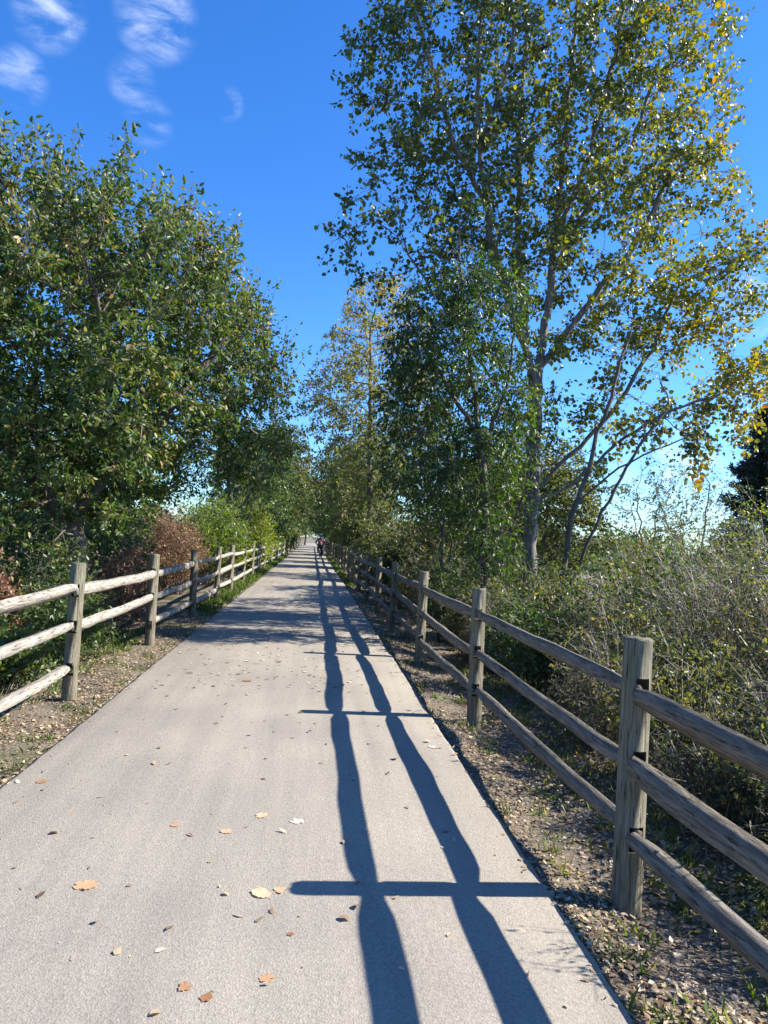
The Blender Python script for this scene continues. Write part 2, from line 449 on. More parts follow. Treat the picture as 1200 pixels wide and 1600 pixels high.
def rail_mesh(name, L, seed, hh=.125, ww=.085, mat=None):
    """split rail: wedge-like polygon swept along Y from -L/2 to L/2, ends hewn to a tongue"""
    rg = np.random.default_rng(seed)
    n = 5; S = 26
    ang = np.sort((np.arange(n) + rg.uniform(-.36, .36, n)) * 2 * math.pi / n) + rg.uniform(-.3, .3)
    sq = rg.uniform(.88, 1.2, n)
    ph = rg.uniform(0, 6.3, 8)
    V = []
    for s in np.linspace(0, 1, S):
        y = (s - .5) * L
        e = min(s, 1 - s) * L                      # distance from the end
        tp = np.clip((e - .03) / .30, 0, 1); tp = tp * tp * (3 - 2 * tp)
        w = ww * (.52 + .48 * tp) * (1 + .05 * math.sin(5 * s + ph[0]) + .02 * math.sin(17 * s + ph[1]))
        h = hh * (.66 + .34 * tp) * (1 + .035 * math.sin(4 * s + ph[2]) + .015 * math.sin(13 * s + ph[3]))
        cx = .008 * math.sin(3.0 * s + ph[4]) * tp
        cz = .011 * math.sin(2.6 * s + ph[5]) * tp - .010 * math.sin(math.pi * s) + .003 * math.sin(15 * s + ph[6])
        tw = .12 * math.sin(2 * s + ph[7]) * tp
        for j in range(n):
            a = ang[j]; q = sq[j] * (1 + .06 * math.sin(9 * s + j * 2.1 + ph[0]) + .035 * math.sin(31 * s + j * 1.3 + ph[1]) + rg.normal(0, .014))
            # squarish section
            c, d = math.cos(a), math.sin(a); k = 1 / max(abs(c), abs(d)) ** .8
            x0, z0 = w / 2 * c * k * q, h / 2 * d * k * q
            V.append((cx + x0 * math.cos(tw) - z0 * math.sin(tw), y, cz + x0 * math.sin(tw) + z0 * math.cos(tw)))
    F = [(i * n + j, (i + 1) * n + j, (i + 1) * n + (j + 1) % n, i * n + (j + 1) % n) for i in range(S - 1) for j in range(n)]
    caps = np.array([list(range(n)), list(range((S - 1) * n, S * n))[::-1]])
    return raw_mesh(name, V, [np.array(F), caps], mat or M_RAIL)

SP = 3.355
def fence(name, label, x0, y0, count, base, h, rails, seed, missing=(), mat=None):
    root = empty(name, (x0, y0, base), label=label, cat='fence')
    rg = np.random.default_rng(seed)
    slots = [(z, .118) for z in rails]
    pm = [post_mesh('post', .067 * rg.uniform(.95, 1.08), h, slots, seed * 10 + i) for i in range(7)]
    rm = [rail_mesh('rail', SP + .10, seed * 50 + i, .102 * rg.uniform(.9, 1.1), .078 * rg.uniform(.88, 1.15), mat) for i in range(14)]
    for i in range(count):
        p = obj('post', pm[i % 7], root)
        dx = 0 if i < 2 else rg.normal(0, .02)
        p.location = (dx, i * SP, rg.normal(0, .012) if i > 3 else 0)
        p.rotation_euler = (rg.normal(0, .010), rg.normal(0, .012), rg.normal(0, .15))
        if i < count - 1:
            for k, z in enumerate(rails):
                if (i, k) in missing: continue
                o = obj('rail', rm[(i * 3 + k * 5 + rg.integers(0, 2)) % 14], root)
                o.location = (rg.normal(0, .006) + (.012 if i % 2 else -.012), (i + .5) * SP, z + rg.normal(0, .012))
                o.rotation_euler = (rg.normal(0, .005), rg.normal(0, .10), math.pi if rg.random() < .5 else 0)
    return root

# rails listed bottom to top; the first bay lies partly behind the camera
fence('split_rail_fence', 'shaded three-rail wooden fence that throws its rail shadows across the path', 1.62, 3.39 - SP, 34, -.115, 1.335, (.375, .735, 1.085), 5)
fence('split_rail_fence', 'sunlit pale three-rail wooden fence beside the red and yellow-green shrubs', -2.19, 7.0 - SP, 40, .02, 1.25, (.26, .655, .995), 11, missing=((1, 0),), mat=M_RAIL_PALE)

# ------------------------------------------------------------------ tree skeleton by space colonisation
def ellipsoids(rng, specs, M):
    """sample points inside a union of ellipsoids (cx,cy,cz,rx,ry,rz[,weight])"""
    vol = np.array([s[3] * s[4] * s[5] * (s[6] if len(s) > 6 else 1) for s in specs]); cnt = (M * vol / vol.sum()).astype(int) + 1
    o = []
    for s, c in zip(specs, cnt):
        d = rand_dirs(rng, c); r = rng.uniform(.12, 1, c) ** (1 / 2.6)
        o.append(np.array(s[:3]) + d * r[:, None] * np.array(s[3:6]))
    return np.concatenate(o)

def resample(p, step):
    p = np.asarray(p, float); seg = np.linalg.norm(np.diff(p, axis=0), axis=1); t = np.concatenate([[0], np.cumsum(seg)])
    n = max(2, int(t[-1] / step) + 1); u = np.linspace(0, t[-1], n)
    # smooth interpolation
    out_ = np.stack([np.interp(u, t, p[:, i]) for i in range(3)], -1)
    for _ in range(2):
        out_[1:-1] = (out_[:-2] + 2 * out_[1:-1] + out_[2:]) / 4
    return out_

def colonise(rng, paths, A, step, infl, kill, iters=90, trop=(0, 0, .12), jit=.15):
    pos, par, pid = [], [], []
    for k, p in enumerate(paths):
        q = resample(p, step)
        q[1:-1] += rng.normal(0, step * .09, q[1:-1].shape)
        if k == 0: pr = -1
        else:
            P0 = np.array(pos); pr = int(np.argmin(((P0 - q[0]) ** 2).sum(1))); q = q[1:]
        for v in q:
            pos.append(v); par.append(pr); pid.append(k); pr = len(pos) - 1
    pos = list(map(np.asarray, pos)); Pn = np.array(pos)
    nd = np.full(len(A), 1e9); ni = np.zeros(len(A), int)
    def upd(newP, off):
        nonlocal nd, ni
        for c in range(0, len(newP), 400):
            d = np.linalg.norm(A[:, None, :] - newP[None, c:c + 400], axis=2); j = d.argmin(1); dm = d[np.arange(len(A)), j]
            b_ = dm < nd; nd = np.where(b_, dm, nd); ni = np.where(b_, off + c + j, ni)
    upd(Pn, 0)
    par = list(par); pid = list(pid); kids = {}
    trop = np.array(trop)
    for it in range(iters):
        keep = nd > kill; A = A[keep]; nd = nd[keep]; ni = ni[keep]
        if len(A) == 0: break
        act = nd < infl
        if not act.any():
            act = nd < nd.min() + step * 2
        idx = ni[act]; u, inv = np.unique(idx, return_inverse=True)
        D = np.zeros((len(u), 3)); np.add.at(D, inv, nrm(A[act] - Pn[idx]))
        ok = np.array([kids.get(int(k), 0) < 3 for k in u])
        u, D = u[ok], D[ok]
        if len(u) == 0: break
        D = nrm(nrm(D) + trop + rng.normal(0, jit, D.shape))
        N = Pn[u] + D * step
        off = len(Pn); Pn = np.concatenate([Pn, N])
        for k in u:
            kids[int(k)] = kids.get(int(k), 0) + 1; par.append(int(k)); pid.append(-1)
        upd(N, off)
    return Pn, np.array(par), np.array(pid)

def radii(par, pid, r0, target, expo=2.35):
    n = len(par); r = np.zeros(n); acc = np.zeros(n)
    for i in range(n - 1, -1, -1):
        r[i] = max(acc[i], r0 ** expo) ** (1 / expo)
        if par[i] >= 0: acc[par[i]] += r[i] ** expo
    base = r[0]
    return r0 + (r - r0) * (target - r0) / max(base - r0, 1e-6)

def skeleton_meshes(Pn, par, pid, r, flare=1.35):
    """one Acc per named path (0 = trunk, 1.. = limbs), key -1 for the small branches"""
    n = len(par); ch = [[] for _ in range(n)]
    for i in range(1, n): ch[par[i]].append(i)
    accs = {}
    stack = [(0, -1)]
    zr = Pn[0][2]
    while stack:
        i, frm = stack.pop()
        chain = ([frm] if frm >= 0 else []) + [i]; key = pid[i]
        while ch[i]:
            same = [c for c in ch[i] if pid[c] == key and key >= 0]
            m = same[0] if same else max(ch[i], key=lambda c: r[c])
            for c in ch[i]:
                if c != m: stack.append((c, i))
            i = m; chain.append(i)
        P = Pn[chain]; rad = r[chain].copy()
        if frm >= 0: rad[0] = min(rad[0], rad[1] * 1.25)
        if key == 0: rad *= 1 + (flare - 1) * np.exp(-(P[:, 2] - zr) / .35)
        rm = rad.max(); k = 10 if rm > .09 else (6 if rm > .025 else (4 if rm > .010 else 3))
        Vt, Ft = tubes(P[None], rad[None], k)
        accs.setdefault(key, Acc()).add(Vt, [Ft])
    return accs

def foliage(rng, Pn, par, r, thr, n_tw, tw_len, n_lf, L, ratio, droop, tint_fn, hi=True, up=.25, spread=.9, leaf_free=None, shoot=None, facing=.35, petiole=.03, clump=0):
    """twigs on thin nodes and leaf blades on the twigs -> (twig Acc, leaf Acc)"""
    idx = np.where((r < thr) & (par >= 0))[0]
    if leaf_free is not None: idx = idx[~leaf_free(Pn[idx])]
    if clump:
        q = Pn[idx]; v = np.sin(q[:, 0] * 2.3 + q[:, 1] * 1.1) + np.sin(q[:, 2] * 2.1 - q[:, 0] * 1.2 + 1.7) + np.sin(q[:, 1] * 2.6 + q[:, 2] * 1.5 + .6) + rng.normal(0, .5, len(q))
        idx = idx[v > np.quantile(v, clump)]
    idx = np.repeat(idx, n_tw)
    N = len(idx)
    d0 = nrm(Pn[idx] - Pn[par[idx]])
    d = nrm(d0 * .7 + rand_dirs(rng, N) * spread + np.array([0, 0, up]))
    ln = tw_len * rng.uniform(.5, 1.3, N)
    if shoot is not None:
        s = shoot(Pn[idx], rng); ln = np.where(s, ln * 2.8, ln); d = np.where(s[:, None], nrm(d * .35 + np.array([0, 0, 1.0])), d)
    S = 3; t = np.linspace(0, 1, S)
    start = Pn[idx] + (Pn[par[idx]] - Pn[idx]) * rng.uniform(0, 1, (N, 1))
    sag = np.array([0, 0, -1.0]) * droop
    Pt = start[:, None, :] + d[:, None, :] * (ln[:, None] * t)[:, :, None] + sag * (ln[:, None] * t ** 2)[:, :, None] * .6
    tw = Acc(); rad = np.broadcast_to(np.array([.0045, .0032, .0015]), (N, S)) * (.6 + tw_len)
    Vt, Ft = tubes(Pt, rad, 3); tw.add(Vt, [Ft])
    # leaves
    k = np.repeat(np.arange(N), n_lf); M = len(k)
    u = rng.uniform(.12, 1.02, M); f = np.minimum(u * (S - 1), S - 1.001); a = f.astype(int); w = (f - a)[:, None]
    p = Pt[k, a] * (1 - w) + Pt[k, a + 1] * w
    ax = nrm(d[k] * .5 + rand_dirs(rng, M) * .9 + np.array([0, 0, -droop]))
    p = p + ax * petiole
    nm = nrm(rand_dirs(rng, M) + np.array([0, 0, facing]))
    ll = L * rng.uniform(.45, 1.3, M)
    Vl, Fl, c = leaves(p, ax, nm, ll, ll * ratio, .16, rng.uniform(.0, .3, (M, 1)), hi)
    tint = np.clip(tint_fn(p, rng), 0, 1)
    lf = Acc(); lf.add(Vl, [Fl], np.repeat(tint, c))
    return tw, lf

def build_tree(name, label, cat, base, paths, env, M, seed, step, infl, kill, r_base, mat_bark, mat_leaf, fol, group=None, trop=(0, 0, .12), r0=.0045, iters=90, expo=2.35, limb_min=None):
    rng = np.random.default_rng(seed)
    A = ellipsoids(rng, env, M)
    Pn, par, pid = colonise(rng, paths, A, step, infl, kill, iters, trop)
    r = radii(par, pid, r0, r_base, expo)
    if limb_min is not None: r = np.where(np.isin(pid, limb_min[0]), np.maximum(r, limb_min[1] - limb_min[2] * Pn[:, 2]), r)
    root = empty(name, base, label=label, cat=cat, group=group)
    off = np.array(base, float)
    accs = skeleton_meshes(Pn - off, par, pid, r)
    for key in sorted(accs):
        nm = 'trunk' if key == 0 else ('limb' if key > 0 else 'branches')
        obj(nm, accs[key].mesh(nm, mat_bark, True), root, kind='stuff' if key < 0 else None)
    tw, lf = foliage(rng, Pn - off, par, r, tint_fn=fol.pop('tint'), **fol)
    obj('twigs', tw.mesh('twigs', M_TWIG), root, kind='stuff')
    obj('crown', lf.mesh('crown', mat_leaf), root, kind='stuff')
    return root, len(Pn), lf.n

def bl(v): return tuple(v)

# ------------------------------------------------------------------ the large trees
# broad leafy tree on the left, over the sunlit fence
b0 = (-3.45, 10.9, float(gz(-3.45, 10.9)))
paths = [[(-3.45, 10.9, -.25), (-3.4, 10.9, .9), (-3.6, 10.95, 2.0), (-3.7, 11.0, 3.2), (-3.5, 11.1, 4.6), (-3.6, 11.1, 6.0)],
         [(-3.55, 10.95, 1.7), (-3.0, 11.0, 2.5), (-2.4, 11.1, 3.3), (-1.9, 11.3, 4.1), (-1.5, 11.4, 4.9)],
         [(-3.6, 10.95, 1.6), (-4.4, 10.6, 2.7), (-4.9, 10.3, 4.2), (-5.1, 10.2, 5.6)],
         [(-3.6, 11, 2.2), (-3.0, 10.0, 3.3), (-2.9, 9.4, 4.4)],
         [(-3.7, 11, 2.6), (-4.0, 12.2, 3.8), (-3.6, 12.8, 5.0)]]
env = [(-3.4, 10.9, 4.6, 2.5, 2.6, 2.1), (-4.7, 10.6, 4.8, 1.8, 2.4, 1.9), (-2.1, 11.6, 4.45, 1.25, 1.9, 1.75), (-1.25, 12.7, 3.7, 1.0, 1.5, 1.5),
       (-5.0, 9.6, 3.0, 1.9, 1.5, 1.5), (-3.0, 9.3, 3.6, 1.4, 1.2, 1.5), (-5.9, 11, 4.2, 1.4, 2.0, 2.4), (-3.4, 11.5, 2.6, 1.6, 1.6, .9), (-4.7, 9.7, 2.1, 1.5, 1.2, .8), (-3.5, 9.7, 1.75, 1.0, .9, .65), (-4.9, 9.4, 1.6, 1.2, .9, .6), (-3.7, 9.3, 1.35, .9, .7, .5), (-2.9, 11.0, 2.3, .8, 1.0, .6), (-5.8, 9.2, 3.6, 1.2, 1.4, 2.0)]
def tint_left(p, rg):
    c = .5 + .5 * np.sin(p[:, 0] * 2.1 + 1.3) * np.sin(p[:, 2] * 1.9 + p[:, 1])
    return rg.beta(2.2, 2.3, len(p)) * .78 + .20 * c + (rg.random(len(p)) < .08) * .3 + .10 * np.clip((p[:, 2] - 4.2) / 3, 0, 1)
res = []
res.append(build_tree('broadleaf_tree', 'large dense green tree arching over the sunlit pale fence', 'tree', b0, paths, env, 3600, 21, .20, 1.3, .26, .17, M_BARK, M_LEFT,
    dict(thr=.012, n_tw=4, tw_len=.33, n_lf=14, clump=.06, L=.084, ratio=.52, droop=.35, tint=tint_left, up=.35,
         shoot=lambda P, rg: (P[:, 2] > 4.6 - .30 * np.abs(P[:, 0] - .2)) & (rg.random(len(P)) < .55))))

# tall poplar on the right
def PX(pts): return pts
b1 = (4.72, 15.0, float(gz(4.72, 15)))
paths = [[(4.72, 15, -.4), (4.68, 15, 2), (4.70, 15.0, 4.0), (4.74, 15.05, 5.6), (4.95, 15.1, 7.6), (5.05, 15.1, 9.6), (5.2, 15.2, 12), (5.35, 15.2, 14.5), (5.4, 15.2, 17)],
         [(4.72, 15.0, 5.0), (4.2, 14.8, 6.2), (3.7, 14.7, 7.4), (3.2, 14.6, 9.2), (3.0, 14.6, 11), (2.95, 14.6, 14)],
         [(4.72, 15.02, 4.6), (4.4, 15.3, 6.6), (4.25, 15.5, 8.6), (4.2, 15.6, 11), (4.3, 15.7, 14)],
         [(3.3, 14.6, 8.8), (2.4, 14.4, 10.2), (1.7, 14.3, 12.2)],
         [(5.0, 15.1, 8.6), (5.7, 15.1, 10.4), (6.1, 15.0, 12.6), (6.4, 15, 14.6)],
         [(4.75, 15.0, 2.9), (5.6, 14.9, 3.8), (6.5, 14.8, 4.9), (7.2, 14.7, 6.2), (7.7, 14.7, 7.6)],
         [(4.72, 15.0, 2.6), (5.6, 14.7, 3.1), (6.3, 14.4, 4.0), (7.4, 14.2, 4.7), (8.6, 14.1, 5.2)],
         [(4.8, 15.0, 5.7), (5.7, 14.9, 7.0), (6.7, 14.8, 8.4), (7.4, 14.7, 10.0)],
         [(4.7, 15, 3.8), (3.9, 14.7, 4.8), (2.9, 14.3, 5.9), (1.6, 14.0, 7.4)],
         [(3.05, 14.6, 10.2), (3.6, 14.7, 11.6), (3.75, 14.7, 13), (3.8, 14.7, 15.5)], [(5.0, 15.1, 7.9), (5.75, 15.3, 9.4), (6.7, 15.4, 10.6), (7.2, 15.4, 12.4)]]
env = [(2.6, 14.6, 11.5, 2.2, 2.0, 4.2), (5.2, 15.1, 13.0, 2.6, 2.4, 4.2), (5.6, 15, 8.6, 2.6, 2.2, 3.2), (7.6, 14.8, 8.2, 2.2, 1.9, 2.6), (7.2, 14.8, 12.0, 1.7, 1.8, 3.0),
       (8.0, 14.4, 5.6, 1.9, 1.5, 1.5), (7.6, 14.1, 4.3, 1.7, 1.2, .9, .8), (9.3, 14.3, 7.0, 1.3, 1.3, 2.4), (6.2, 14.6, 4.6, 1.5, 1.2, 1.3, .4), (1.9, 14.2, 7.6, 1.5, 1.4, 1.6, .7), (3.6, 14.8, 7.6, 1.3, 1.5, 2.6, .7), (.7, 14.2, 7.6, 1.0, 1.0, 1.1, .5), (1.2, 14.3, 11.0, 1.4, 1.4, 2.4, .6)]
def tint_pop(p, rg):
    x = np.clip((p[:, 0] + 1.5) / 5.5, 0, 1)
    return rg.beta(1.8, 3.0, len(p)) * .62 + .03 + .36 * x * rg.random(len(p)) ** .7 + .10 * np.sin(p[:, 2] * 1.3 + p[:, 0] * 1.7) * x + (rg.random(len(p)) < .04) * .35
res.append(build_tree('poplar_tree', 'tall open-crowned poplar with yellowing leaves and pale upright stems', 'tree', b1, paths, env, 3600, 33, .26, 1.6, .40, .155, M_BARK_PALE, M_POPLAR,
    dict(thr=.014, n_tw=4, clump=.26, tw_len=.44, n_lf=8, L=.098, ratio=.86, droop=.55, tint=tint_pop, up=.15, facing=.0, petiole=.05), expo=2.0, limb_min=((0, 1, 2, 3, 4, 7, 9, 10), .105, .0052)))

# dark green tree in front of the poplar
b2 = (2.95, 11.8, float(gz(2.95, 11.8)))
paths = [[(2.95, 11.8, -.4), (2.93, 11.8, 1.2), (2.85, 11.8, 2.6), (2.6, 11.8, 4.2), (2.3, 11.8, 6.0), (2.15, 11.8, 7.4)],
         [(2.9, 11.8, 2.2), (2.2, 11.7, 3.0), (1.5, 11.6, 3.6)],
         [(2.7, 11.8, 3.5), (1.9, 11.7, 4.6), (1.2, 11.6, 5.6)],
         [(2.75, 11.8, 3.2), (3.1, 11.6, 4.2), (3.2, 11.6, 5.4)]]
env = [(2.25, 11.8, 4.6, 1.0, 1.2, 1.9), (2.4, 11.8, 6.5, .5, .6, 1.3), (1.7, 11.7, 3.9, .85, 1.0, .9), (1.45, 11.7, 5.0, .5, .7, .6), (2.85, 11.6, 3.4, .75, .9, 1.1), (3.1, 11.6, 5.6, .4, .6, 1.0),
       (2.4, 11.8, 2.5, .9, .9, .6), (1.45, 11.6, 2.9, .6, .8, .5), (2.95, 11.5, 1.7, .5, .6, .7), (1.8, 11.9, 5.9, .45, .5, .6), (3.35, 11.7, 4.2, .4, .6, .7)]
def tint_el(p, rg):
    return rg.beta(2.5, 3, len(p)) * .8 + .25 * np.clip(p[:, 0] + .25, 0, 1) + (rg.random(len(p)) < .02) * .3  # lighter toward the sunny side: lit patches put into the tint
res.append(build_tree('box_elder_tree', 'dense dark green tree leaning over the shaded fence before the poplar', 'tree', b2, paths, env, 2000, 45, .17, 1.0, .26, .08, M_BARK, M_ELDER,
    dict(thr=.011, n_tw=4, clump=.12, tw_len=.38, n_lf=11, L=.085, ratio=.44, droop=.85, tint=tint_el, up=.05, hi=False)))

# ------------------------------------------------------------------ shrubs and undergrowth
def bush(name, label, cat, base, rx, ry, h, ns, ntw, nlf, L, ratio, mat, seed, tint=(2.2, 2.6, 1.0, 0.0), stem_mat=None, stem_r=.006, group=None, droop=.2, low=.15, lean=(0, 0), parent_only=False):
    """arching stems from a rootstock, side twigs, leaf blades; parts: stems, foliage"""
    rg = np.random.default_rng(seed)
    base = (base[0], base[1], float(gz(base[0], base[1])) - .03)
    root = empty(name, base, label=label, cat=cat, group=group)
    a = rg.uniform(0, 2 * math.pi, ns); q = np.sqrt(rg.uniform(0, 1, ns))
    z = h * rg.uniform(low + .25, 1.0, ns) ** .8 * np.sqrt(np.clip(1.08 - q ** 2 * .75, .1, 1)) * rg.uniform(.85, 1.1, ns)
    tip = np.stack([rx * q * np.cos(a) + lean[0] * z, ry * q * np.sin(a) + lean[1] * z, z], -1)
    st = np.stack([rx * .45 * q * np.cos(a + rg.normal(0, .6, ns)), ry * .45 * q * np.sin(a + rg.normal(0, .6, ns)), np.zeros(ns)], -1)
    ctl = st * .6 + tip * .4; ctl[:, 2] = z * rg.uniform(.75, 1.15, ns)
    S = 5; t = np.linspace(0, 1, S)[None, :, None]
    P = (1 - t) ** 2 * st[:, None] + 2 * t * (1 - t) * ctl[:, None] + t ** 2 * tip[:, None] + rg.normal(0, .012 * h, (ns, S, 3)) * t
    rad = np.linspace(1, .35, S)[None] * stem_r * rg.uniform(.6, 1.4, (ns, 1))
    sa = Acc(); Vt, Ft = tubes(P, rad, 4 if stem_r > .01 else 3); sa.add(Vt, [Ft], np.repeat(rg.random(ns), S * (4 if stem_r > .01 else 3)))
    # twigs
    k = np.repeat(np.arange(ns), ntw); n = len(k); f = rg.uniform(.9, S - 1.001, n); i = f.astype(int); w = (f - i)[:, None]
    p0 = P[k, i] * (1 - w) + P[k, i + 1] * w
    out_ = nrm(p0 * np.array([1 / rx, 1 / ry, .6 / h]))
    d = nrm(out_ * .5 + rand_dirs(rg, n) * .8 + np.array([0, 0, .25]))
    ln = h * rg.uniform(.07, .20, n)
    tt = np.linspace(0, 1, 2)
    Q = p0[:, None] + d[:, None] * (ln[:, None] * tt)[:, :, None] - np.array([0, 0, 1.0]) * (droop * ln[:, None] * tt ** 2)[:, :, None]
    Vt, Ft = tubes(Q, np.broadcast_to(np.array([.5, .2]) * stem_r, (n, 2)), 3); sa.add(Vt, [Ft], np.repeat(rg.random(n), 6))
    obj('stems', sa.mesh('stems', stem_mat or M_DEAD), root, kind='stuff')
    if nlf:
        kk = np.repeat(np.arange(n), nlf); m = len(kk); u = rg.uniform(.1, 1.05, (m, 1))
        p = Q[kk, 0] * (1 - u) + Q[kk, 1] * u + rg.normal(0, .015, (m, 3))
        ax = nrm(d[kk] * .5 + rand_dirs(rg, m) * .9 + np.array([0, 0, -droop]))
        ll = L * rg.uniform(.5, 1.3, m)
        Vl, Fl, c = leaves(p, ax, nrm(rand_dirs(rg, m) + np.array([0, 0, .5])), ll, ll * ratio, .15, .1, False)
        al, be, mul, add = tint
        patch = .10 * np.sin(p[:, 0] * 4 + seed) * np.cos(p[:, 2] * 5 + p[:, 1] * 3)
        tv = np.clip(rg.beta(al, be, m) * mul + add + patch, 0, 1)
        fa = Acc(); fa.add(Vl, [Fl], np.repeat(tv, c))
        obj('foliage', fa.mesh('foliage', mat), root, kind='stuff')
    return root

G_R = 'bushes of the thicket beyond the shaded fence'
G_L = 'undergrowth below the large tree behind the sunlit fence'
# (x, y, r, h, material, label)
right = [
 (3.35, 3.7, .75, 1.25, M_OLIVE, 'low olive bramble behind the nearest post of the shaded fence'),
 (3.0, 5.3, .65, 1.25, M_OLIVE, 'tangled olive bush behind the rails between the two nearest shaded posts'),
 (4.3, 4.7, .9, 1.55, M_MIDGREEN, 'green bush in the tangle of dead twigs at the picture edge'),
 (3.25, 6.9, .7, 1.40, M_OLIVE, 'olive bush just behind the second shaded fence post'),
 (4.7, 6.3, 1.0, 1.95, M_OLIVE, 'head-high yellowing bush in the middle of the thicket'),
 (2.95, 8.6, .65, 1.35, M_MIDGREEN, 'dark green bush at the foot of the dark leaning tree, nearer side'),
 (4.15, 8.4, .9, 2.0, M_MIDGREEN, 'bright green bush before the bare lower limbs of the poplar'),
 (5.9, 7.9, 1.05, 2.4, M_OLIVE, 'tall olive bush below the yellow hanging poplar leaves'),
 (6.6, 5.6, 1.2, 2.7, M_MIDGREEN, 'green bush out of view, raised to shade the dead twigs'),  # outside the frame; height raised to cast shade on the thicket
 (3.5, 10.2, .75, 1.6, M_OLIVE, 'olive bush between the dark leaning tree and the fence rails'),
 (5.1, 10.3, 1.0, 2.2, M_OLIVE, 'pale olive bush in front of the poplar trunk'),
 (7.0, 9.3, 1.15, 2.8, M_MIDGREEN, 'rounded green bush mostly out of view, raised to shade the thicket'),  # mostly unseen; made taller to shade the bushes by the fence
 (4.0, 12.6, .9, 1.9, M_MIDGREEN, 'shaded bush between the two trunks by the poplar'),
 (6.3, 12.3, 1.1, 2.7, M_OLIVE, 'olive bush under the low sweeping limb of the poplar'),
 (8.5, 11.7, 1.3, 3.2, M_YELGREEN, 'light green bush directly before the dark conifer'),
 (9.4, 8.0, 1.3, 3.0, M_OLIVE, 'olive bush at the picture edge below the conifer'),
 (5.4, 2.9, 1.1, 2.2, M_OLIVE, 'bush out of view beside the near rail, raised to shade the brambles'),  # unseen; made tall to throw shade onto the near brambles
 (7.6, 14.2, 1.2, 2.8, M_OLIVE, 'far olive bush seen through the poplar limbs'),
 (2.75, 12.9, .75, 1.75, M_MIDGREEN, 'shaded bush at the foot of the dark leaning tree, far side'),
 (2.8, 15.8, .85, 2.1, M_OLIVE, 'olive bush behind the fourth shaded post'),
 (2.7, 11.0, .6, 1.3, M_OLIVE, 'low bush behind the rails right of the third shaded post'),
 (4.6, 17.0, 1.1, 2.6, M_MIDGREEN, 'dark green bush left of the poplar trunk, behind the thin stems'),
 (10.6, 12.2, 1.3, 2.7, M_MIDGREEN, 'far green bush beside the conifer foot'),
]
for i, (x, y, r, h, m, lab) in enumerate(right):
    near = y < 7.5
    bush('thicket_bush', lab, 'bush', (x, y), r * 1.15, r * 1.15, h * 1.0, int(60 + 40 * r), 13, 5, .048 if near else .062, .55, m, 100 + i,
         tint=(2, 2.6, 1.0, .03), group=G_R, lean=(-.06, 0))
# leafless twiggy shrubs and dead weeds
bare = [(3.7, 4.3, .8, 1.55, 130, 'leafless grey-brown shrub rising behind the nearest shaded post'),
        (5.0, 5.2, 1.0, 1.95, 150, 'leafless brown shrub filling the picture edge above the near rail'),
        (2.75, 6.2, .5, 1.15, 90, 'dead straw-coloured weeds behind the second shaded post'),
        (3.5, 8.0, .7, 1.5, 90, 'bleached dead stems before the bright green bush'),
        (2.75, 4.4, .45, .9, 70, 'low dead grasses behind the middle rail nearest the viewer'),
        (2.7, 9.9, .5, 1.3, 90, 'dry brown twigs behind the third shaded fence post'),
        (5.6, 8.9, 1.0, 2.6, 90, 'arching pale canes among the olive bushes'),
        (3.0, 2.7, .5, .8, 60, 'dry stalks under the nearest rail at the picture edge'),
        (2.5, 3.0, .42, 1.2, 40, 'thin twigs poking out beside the nearest shaded post'),
        (4.4, 7.2, .95, 2.0, 110, 'pale dead canes standing before the poplar bushes'),
        (6.2, 7.0, 1.1, 2.3, 110, 'grey leafless canes at the picture edge below the conifer')]
for i, (x, y, r, h, n, lab) in enumerate(bare):
    bush('bare_shrub', lab, 'shrub', (x, y), r, r, h, int(n * 1.8), 10, 2, .035, .4, M_OLIVE, 200 + i, stem_r=.0048, group='leafless shrubs and dead weeds in the thicket', lean=(-.1, .0), tint=(2, 2, .9, .1))

left = [
 (-3.9, 8.6, .55, 1.45, M_RED, 'rusty red vine-covered bush at the picture edge behind the sunlit fence', .07),
 (-3.0, 5.6, .6, .75, M_MIDGREEN, 'low green weeds behind the nearest sunlit rails', .06),
 (-3.1, 7.4, .6, .85, M_MIDGREEN, 'dark weeds behind the nearest sunlit post', .06),
 (-2.95, 9.0, .6, 1.0, M_MIDGREEN, 'shaded bush between the two nearest sunlit posts', .06),
 (-4.6, 7.0, .9, 1.2, M_OLIVE, 'olive undergrowth at the picture edge under the large tree', .06),
 (-4.2, 14.8, 1.2, 2.4, M_MIDGREEN, 'dark bush just left of the red shrub, behind the large tree trunk', .08),
 (-3.5, 9.8, .8, 1.85, M_MIDGREEN, 'shaded bush at the foot of the large tree trunk', .06),
 (-9.0, 14.5, 1.6, 3.0, M_MIDGREEN, 'tall dark bush at the picture edge behind the large tree', .09),
 (-5.0, 10.8, 1.1, 2.0, M_MIDGREEN, 'shaded bush behind the trunk of the large tree', .07),
 (-3.4, 12.7, .9, 1.6, M_RED, 'brown-red shaded bush behind the second sunlit post', .06),
 (-5.6, 13.4, 1.3, 2.7, M_MIDGREEN, 'dark bush deep in the shade of the large tree', .08),
 (-7.4, 11.6, 1.4, 2.6, M_OLIVE, 'far olive bush seen below the large tree at the picture edge', .08),
]
for i, (x, y, r, h, m, lab, L) in enumerate(left):
    bush('undergrowth_bush', lab, 'bush', (x, y), r, r, h, int(50 + 40 * r), 12, 5, L, .55, m, 300 + i, group=G_L)
bush('red_shrub', 'rusty red twiggy shrub behind the third sunlit post', 'shrub', (-3.85, 19.6), 1.05, 1.1, 2.5, 220, 14, 5, .06, .5, M_RED, 331, tint=(2, 2.0, 1.0, .06))
bush('yellow_green_shrub', 'yellow-green shrub beside the red shrub behind the sunlit fence', 'shrub', (-3.3, 23.8), 1.35, 1.5, 3.15, 220, 14, 6, .085, .55, M_YELGREEN, 332, tint=(2, 3, .9, .0))
